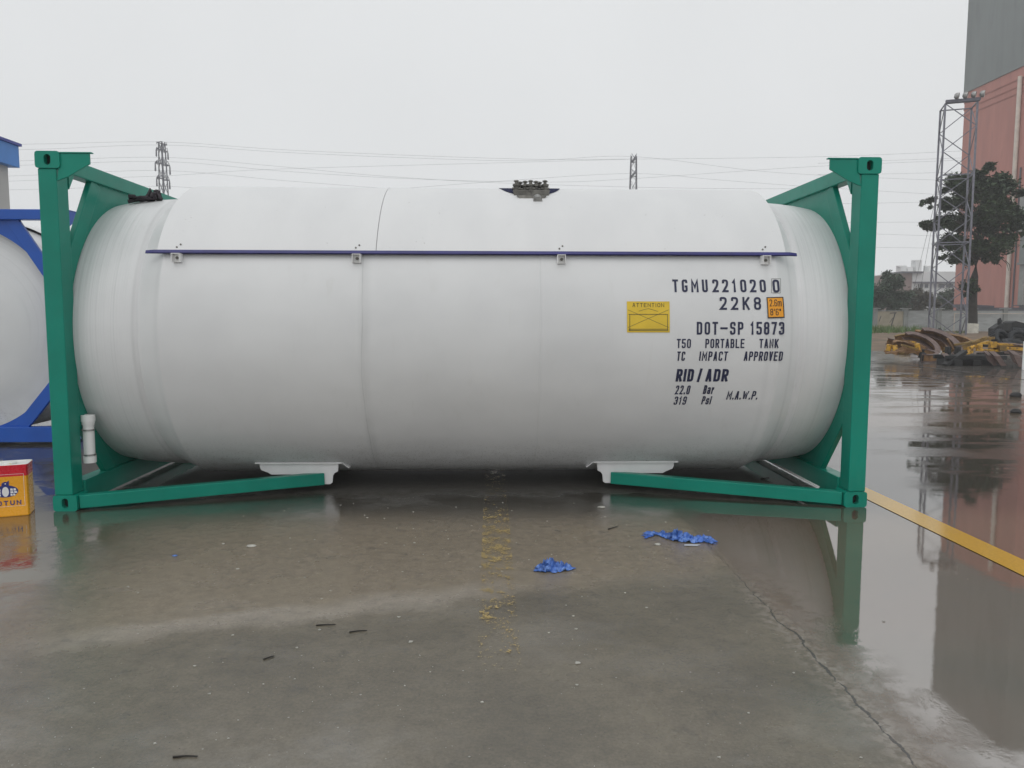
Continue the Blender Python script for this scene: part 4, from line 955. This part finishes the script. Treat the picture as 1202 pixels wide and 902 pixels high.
# ------------------------------------------------------------------ buildings
BX = 55.9
fb = empty('factory_building', (BX, 80, 0), 'tall terracotta factory hall with grey upper cladding behind the tree', 'building')
ZB = 27.5
MB().box(0, 60, -8, 5, 0, ZB).build('terracotta_wall', M['brick'], fb)
for z in (ZB-1.15, ZB-1.9, ZB-2.6): MB().box(-.05, 1, -8.05, 5.05, z-.07, z+.07).build('groove_band', paint('darker_terracotta', (.33, .14, .115), .75, .08, .5), fb)
MB().box(-.12, 60, -8.1, 5.1, ZB, 46).build('upper_cladding', M['gclad'], fb)
px_ = W(1189.5, 330, 72.6).x-BX
dp = MB().tube((-.22, -4.75, .2), (-.22, -4.75, 26.5), .22, 10).build('downpipe', M['pipe'], fb, smooth=40)
for z in (3, 6.2, 9.4, 12.6, 15.8): MB().box(-.3, 1.3, -4.86, -4.64, z-.08, z+.08).build('pipe_clip', M['pipe'], dp)
MB().tube((-.1, -5.5, .2), (-.1, -5.5, 17), .08, 8).build('cable', M['roofd'], fb)
# annex stands in front of the hall's near end
ax0, ay = W(1194.5, 330, 73.2).x, 72.5
an = empty('grey_annex', (ax0, ay, 0), 'grey rendered annex with a ledge at the right edge, beside the cream downpipe', 'building')
MB().box(.12, 14, 0, .7, 2.6, 6.9).build('lower_wall', M['gren'], an)
MB().box(0, 14, -.15, .7, 6.9, 10.2).build('upper_wall', M['gclad'], an); MB().box(-.2, 14, -.35, .7, 6.78, 7.0).build('ledge', M['gclad'], an)
MB().box(-.3, 14, -.1, .7, 10.2, 14.5).build('top_wall', M['gren'], an)
MB().box(.3, 14, .2, .7, 0, 2.6).build('base_wall', M['gclad'], an); MB().box(-.4, 14, -.5, .7, 2.5, 2.6).build('canopy', M['roofd'], an)
sr = MB().box(-1.9, 3.5, -.4, .6, 0, 2.15).build('shed', M['roofd'])
sr.location = W(1150, 361, 57)*Vector((1, 1, 0)) if False else Vector((W(1154, 361, 57).x, 57, 0))
MB().prism([(-2.1, -.5, 2.15), (.6, -.5, 2.15), (.6, -.5, 2.3), (-2.1, -.5, 2.42)], (0, 1.3, 0)).build('roof', M['roofd'], sr)
tag(sr, 'dark low shed roof showing above the boundary wall, right of the tree trunk', 'shed')
fx = W(1059, 340, 150)
fa = empty('office_building', (fx.x, 150, 0), 'pale flat-roofed building with strip windows far off in the mist', 'building')
x1 = W(1124, 340, 150).x-fx.x; z0 = W(1090, 319, 150).z; xb = W(1070, 340, 150).x-fx.x
MB().box(xb, x1+14, -.2, 20, 0, z0).build('wall', M['farw'], fa)
MB().box(0, xb, 0, 20, 0, W(1062, 321, 150).z).build('brown_wing', M['farb'], fa)
MB().box(-.6, xb+1.8, -.9, 4, W(1062, 321, 150).z, W(1062, 319, 150).z).build('roof_edge', M['roofd'], fa)
zs = W(1090, 335.5, 150).z
MB().box(xb, x1+14, -1.1, -.2, zs+.45, zs+.75).build('canopy', M['roofd'], fa)
for (a, b) in ((1078, 1083), (1084, 1089), (1100, 1108), (1109, 1118)):
    xa, xc = W(a, 335, 150).x-fx.x, W(b, 335, 150).x-fx.x
    f_ = MB().box(xa, xc, -.32, -.2, zs-.55, zs+.40).build('window', M['farw'], fa); MB().box(xa+.1, xc-.1, -.36, -.32, zs-.45, zs+.3).build('pane', M['glass'], f_)
for (px, h) in ((1073, 1.2), (1081, .9), (1091, 2.4), (1106, 1.2)):
    x = W(px, 320, 150).x-fx.x; MB().box(x-.6, x+.6, 4, 6, z0, z0+h).box(x-.9, x+.9, 4.5, 5.5, z0+h, z0+h+.3).build('roof_unit', M['farw'], fa)
# left: hall with a blue fascia
lb = empty('warehouse', (-14.25, 11.38, 0), 'grey panelled warehouse with a blue roof fascia at the left edge', 'building')
MB().box(-14, -.06, -6, 6.75, 0, 5.95).build('wall', M['wallg'], lb)
MB().box(-.062, -.045, 2.0, 2.03, 0, 5.9).box(-.062, -.045, -6, 6.75, 4.25, 4.27).build('panel_joint', M['roofd'], lb)
MB().box(-14.1, .16, -6.1, 6.98, 5.86, 6.5).build('fascia', M['bfas'], lb, bevel=.01); MB().box(-14.1, .22, -6.15, 7.04, 6.5, 6.58).build('fascia_trim', M['bfasd'], lb)

# ------------------------------------------------------------------ trees
def crown(e, clumps, Y, mat, per, ls, seed, depth=1.0, name='crown', scale_n=1):
    rn = random.Random(seed); mb = MB(); o = e.location
    cl = []
    for (px, py, pr) in clumps:
        cl.append((px, py, pr))
        for q in range(5):
            a = rn.uniform(0, 6.28); d = pr*rn.uniform(.55, 1.05); cl.append((px+d*math.cos(a), py+d*math.sin(a)*.75, pr*rn.uniform(.3, .55)))
    for (px, py, pr) in cl:
        c = W(px, py, Y); r = pr*(Y+5.6)/FPX; c.y += rn.uniform(-depth, depth)
        n = int(per*2.3*(pr/10)**1.6)+12
        for i in range(n):
            d = Vector((rn.gauss(0, 1), rn.gauss(0, 1), rn.gauss(0, 1))).normalized()
            rr = r*(rn.random()**.6)*(1.05+.9*mnoise.noise(d*2.2+c))*(1.35 if rn.random() < .12 else 1); p = c+Vector((d.x*rr, d.y*rr*1.25, d.z*rr*.9))-o
            a = Vector((rn.gauss(0, 1), rn.gauss(0, 1), rn.gauss(0, .6))).normalized(); b = a.cross(Vector((rn.gauss(0, .5), rn.gauss(0, .5), 1))).normalized()
            l = ls*rn.uniform(.6, 1.4); wd = l*.42
            mb.add([p-a*l*.5, p+b*wd*.5+a*l*.05, p+a*l*.5, p-b*wd*.5+a*l*.05], [(0, 1, 2, 3)])
    return mb.build(name, mat, e)
TY = 47.5
tb = W(1141, 399, TY); tr = empty('tree', (tb.x, TY, 0), 'dark evergreen tree with a lime-washed trunk foot beside the lighting mast', 'tree')
def tl(px, py, dy=0): return W(px, py, TY)+Vector((0, dy, 0))-tr.location
z1 = tl(1141, 380).z
tk = MB().path([Vector((0, 0, 0)), Vector((-.02, 0, .5)), Vector((0, 0, z1)), tl(1142, 350), tl(1144, 325), tl(1147, 300), tl(1150, 270), tl(1153, 240), tl(1156, 210)], .36, 12, .10)
for (a, b) in (((1146, 305), (1118, 290)), ((1147, 300), (1176, 282)), ((1149, 280), (1108, 262)), ((1150, 270), (1186, 260)), ((1151, 255), (1118, 238)), ((1152, 245), (1180, 226)), ((1154, 230), (1128, 212)), ((1150, 265), (1098, 262))):
    m = ((a[0]+b[0])/2, (a[1]+b[1])/2-3); dy = random.Random(a[0]*b[1]).uniform(-1.5, 1.5)
    tk.path([tl(*a), tl(*m, dy*.5), tl(*b, dy)], .11, 7, .03)
for (a, b) in (((1166, 309), (1176, 314)), ((1176, 304), (1184, 318)), ((1180, 306), (1186, 318))): tk.path([tl(*a), tl((a[0]+b[0])/2+2, (a[1]+b[1])/2-1), tl(*b)], .03, 5, .012)
tk.build('trunk', M['bark'], tr, smooth=50)
MB().path([Vector((0, 0, .01)), Vector((-.02, 0, .5)), Vector((0, 0, z1))], .385, 14, .37).build('lime_wash_band', M['lime'], tr, smooth=50)
CL = [(1157, 198, 5), (1150, 207, 8), (1130, 207, 7), (1122, 216, 8), (1140, 220, 12), (1165, 213, 8), (1176, 221, 9), (1160, 232, 15), (1130, 236, 13), (1112, 241, 6), (1101, 238, 5), (1093, 236, 4), (1180, 240, 10), (1188, 229, 5), (1150, 252, 16), (1175, 255, 13), (1191, 256, 6), (1120, 257, 11), (1104, 264, 6), (1095, 264, 6), (1089, 262, 3), (1135, 264, 11), (1190, 268, 5), (1165, 270, 13), (1122, 285, 11), (1111, 287, 6), (1140, 289, 11), (1160, 291, 13), (1178, 284, 9), (1115, 300, 5), (1128, 303, 7), (1150, 304, 8), (1168, 303, 6), (1186, 276, 5), (1196, 266, 4), (1160, 215, 8)]
crown(tr, CL, TY, M['leaf'], 260, .30, 5, 1.2)
crown(tr, [(1133, 336, 6), (1143, 339, 5), (1134, 347, 4), (1140, 330, 3)], TY-.3, M['leaf'], 200, .24, 8, .2, 'trunk_shoot')
def bush(name, px, Y, clumps, mat, per, ls, seed, label):
    b = W(px, 375, Y); e = empty(name, (b.x, Y, 0), label, 'tree', 'trees beyond the boundary wall')
    MB().path([(0, 0, 0), (.1, 0, 1.5), (.05, .1, 3.2)], .2, 8, .08).build('trunk', M['bark'], e, smooth=50)
    crown(e, clumps, Y, mat, per, ls, seed, 1.5)
bush('tree', 1045, 74, [(1048, 323, 6), (1040, 331, 9), (1053, 333, 8), (1031, 341, 9), (1046, 346, 14), (1057, 348, 9), (1034, 354, 11), (1050, 358, 12), (1026, 352, 9), (1020, 345, 9)], M['leaf2'], 420, .34, 12, 'tall green tree beyond the boundary wall next to the green post')
bush('tree', 1077, 80, [(1075, 348, 9), (1085, 352, 8), (1067, 354, 9), (1079, 344, 7), (1078, 358, 12), (1089, 357, 6), (1064, 360, 6)], M['leaf3'], 420, .34, 13, 'low olive-brown tree beyond the wall, left of the lighting mast')
bush('tree', 1110, 88, [(1108, 350, 7), (1115, 351, 7), (1103, 356, 7), (1117, 344, 5), (1112, 359, 9), (1100, 350, 4)], M['leaf2'], 420, .34, 14, 'pale green tree beyond the wall, seen through the lighting mast')

# ------------------------------------------------------------------ pylons and power lines
def pylon(px, top, Y, hw0, hw1, arms, ang, label):
    b = W(px, 300, Y); e = empty('pylon', (b.x, Y, 0), label, 'pylon', 'power pylons on the skyline'); e.rotation_euler.z = ang
    Ht = W(px, top, Y).z; mb = MB()
    def lg(sx, sy): return lambda z: Vector((sx*(hw0+(hw1-hw0)*z/Ht), sy*(hw0+(hw1-hw0)*z/Ht), z))
    lgs = [lg(*q) for q in ((-1, -1), (1, -1), (1, 1), (-1, 1))]
    for q in lgs: MB().bar(q(0), q(Ht), .15, .15, (0, 1, 0)).build('pylon_leg', M['latd'], e)
    mb = MB(); n = 14
    for a in range(4):
        for k in range(n):
            z0, z1_ = Ht*k/n, Ht*(k+1)/n
            mb.bar(lgs[a](z0), lgs[(a+1) % 4](z1_), .05, .05); mb.bar(lgs[(a+1) % 4](z0), lgs[a](z1_), .05, .05)
    mb.build('lattice_bracing', M['latd'], e)
    for (py, ln, h, drop) in arms:
        z = W(px, py, Y).z; A = MB()
        for s_ in (-1, 1):
            for sy in (-1, 1):
                A.bar((s_*.6, sy*.5, z+h), (s_*ln, 0, z), .09, .09); A.bar((s_*.6, sy*.5, z-.1), (s_*ln, 0, z), .11, .11)
            for u in (.3, .6): A.bar((s_*(.6+(ln-.6)*u), -.4*(1-u), z), (s_*(.6+(ln-.6)*u), .4*(1-u), z+h*(1-u)), .08, .08)
        A.bar((-ln, 0, z), (ln, 0, z), .12, .12)
        am = A.build('cross_arm', M['latd'], e)
        if drop:
            for s_ in (-1, 1): MB().lathe([(z-drop, .05), (z-drop+.1, .14), (z-.2, .10), (z-.05, .05)], (s_*ln, 0, 0), 8, axis='z').build('insulator', M['latd'], am)
pylon(195, 167, 130, .9, .34, ((169, 1.2, .25, 0), (177, 1.4, .5, 1.3), (193, 1.75, .6, 1.5), (210.5, 1.55, .55, 1.5)), R(72), 'tall slim pylon with three cross arms at the left')
pylon(742, 184, 150, 1.15, .52, ((189, 1.9, 1.3, 0), (206, 2.6, 1.1, 0)), R(-92), 'short pylon with two blunt cross arms above the middle of the tank')
def wire(pts, Y, label, Y2=None):
    P = []; Y2 = Y2 or Y
    for i in range(len(pts)-1):
        for k in range(8): u = k/8; P.append((i+u))
    P.append(len(pts)-1); out = []
    def ev(t):
        i = min(int(t), len(pts)-2); u = t-i
        p = [Vector(pts[max(0, min(len(pts)-1, j))]) for j in (i-1, i, i+1, i+2)]
        return .5*((2*p[1])+(-p[0]+p[2])*u+(2*p[0]-5*p[1]+4*p[2]-p[3])*u*u+(-p[0]+3*p[1]-3*p[2]+p[3])*u**3)
    for t in P:
        q = ev(t); out.append(W(q.x, q.y, Y+(Y2-Y)*t/(len(pts)-1)))
    o = out[0].copy()
    ob = MB().path([p-o for p in out], .017, 5).build('power_line', M['wire'], smooth=60); ob.location = o
    tag(ob, label, 'power line', 'power lines across the sky')
for i, (pts, Y) in enumerate((
    ([(-60, 171), (60, 169), (195, 167), (350, 177), (600, 186.6), (742, 187), (970, 184), (1160, 176)], 130),
    ([(-60, 178), (60, 175), (195, 170.5), (350, 180), (600, 189), (742, 184), (914, 203), (1160, 214)], 131),
    ([(-60, 192), (60, 188), (194, 185), (320, 195), (450, 207), (600, 215.5), (800, 221), (980, 222)], 132),
    ([(-60, 198), (60, 193), (196, 190), (330, 201), (480, 210), (640, 214), (742, 210), (950, 196), (1160, 187)], 133),
    ([(-60, 210), (60, 205), (194, 200.5), (330, 212), (460, 222), (520, 226)], 134),
    ([(-60, 216), (60, 211), (196, 206.5), (320, 199), (600, 191), (742, 187)], 135),
    ([(-60, 225), (60, 222), (195, 219), (300, 228), (360, 234)], 136),
    ([(480, 221), (600, 212), (742, 204), (850, 212), (960, 220), (1160, 232)], 137),
    ([(960, 192), (1060, 188), (1180, 184)], 138),
    ([(960, 205), (1060, 204), (1180, 200)], 138.5),
    ([(960, 240), (1060, 238), (1180, 236)], 139),
    ([(960, 262), (1060, 261), (1180, 262)], 139.5),
    ([(960, 273), (1060, 276), (1180, 280)], 140),
    ([(960, 290), (1060, 291), (1180, 293)], 140.5))):
    where = ('topmost, over the left pylon\'s head', 'second from the top at the left pylon', 'descending from the left pylon\'s upper arm behind the shade', 'from the left pylon\'s middle arm to the right mast', 'from the left pylon\'s middle insulators, dropping behind the shade', 'rising from the left pylon towards the middle pylon', 'lowest line left of the shade', 'over the middle pylon\'s lower arm', 'highest line right of the green post', 'second line right of the green post', 'third line down right of the green post', 'fourth line down right of the green post', 'fifth line down right of the green post', 'lowest line right of the green post')[i]
    wire(pts, Y, 'thin grey power line '+where)

# ------------------------------------------------------------------ misty air
hz = MB().box(-320, 320, -65, 320, -1, 62).build('haze', bpy.data.materials.new('misty_air'))
hm = hz.data.materials[0]; hm.use_nodes = True; t = hm.node_tree; t.nodes.clear()
pv = t.nodes.new('ShaderNodeVolumePrincipled'); pv.inputs['Density'].default_value = .0014; pv.inputs['Color'].default_value = (.93, .94, .95, 1)
oo = t.nodes.new('ShaderNodeOutputMaterial'); t.links.new(pv.outputs[0], oo.inputs['Volume'])
tag(hz, 'thin grey mist filling the air over the yard', 'haze', kind='stuff')
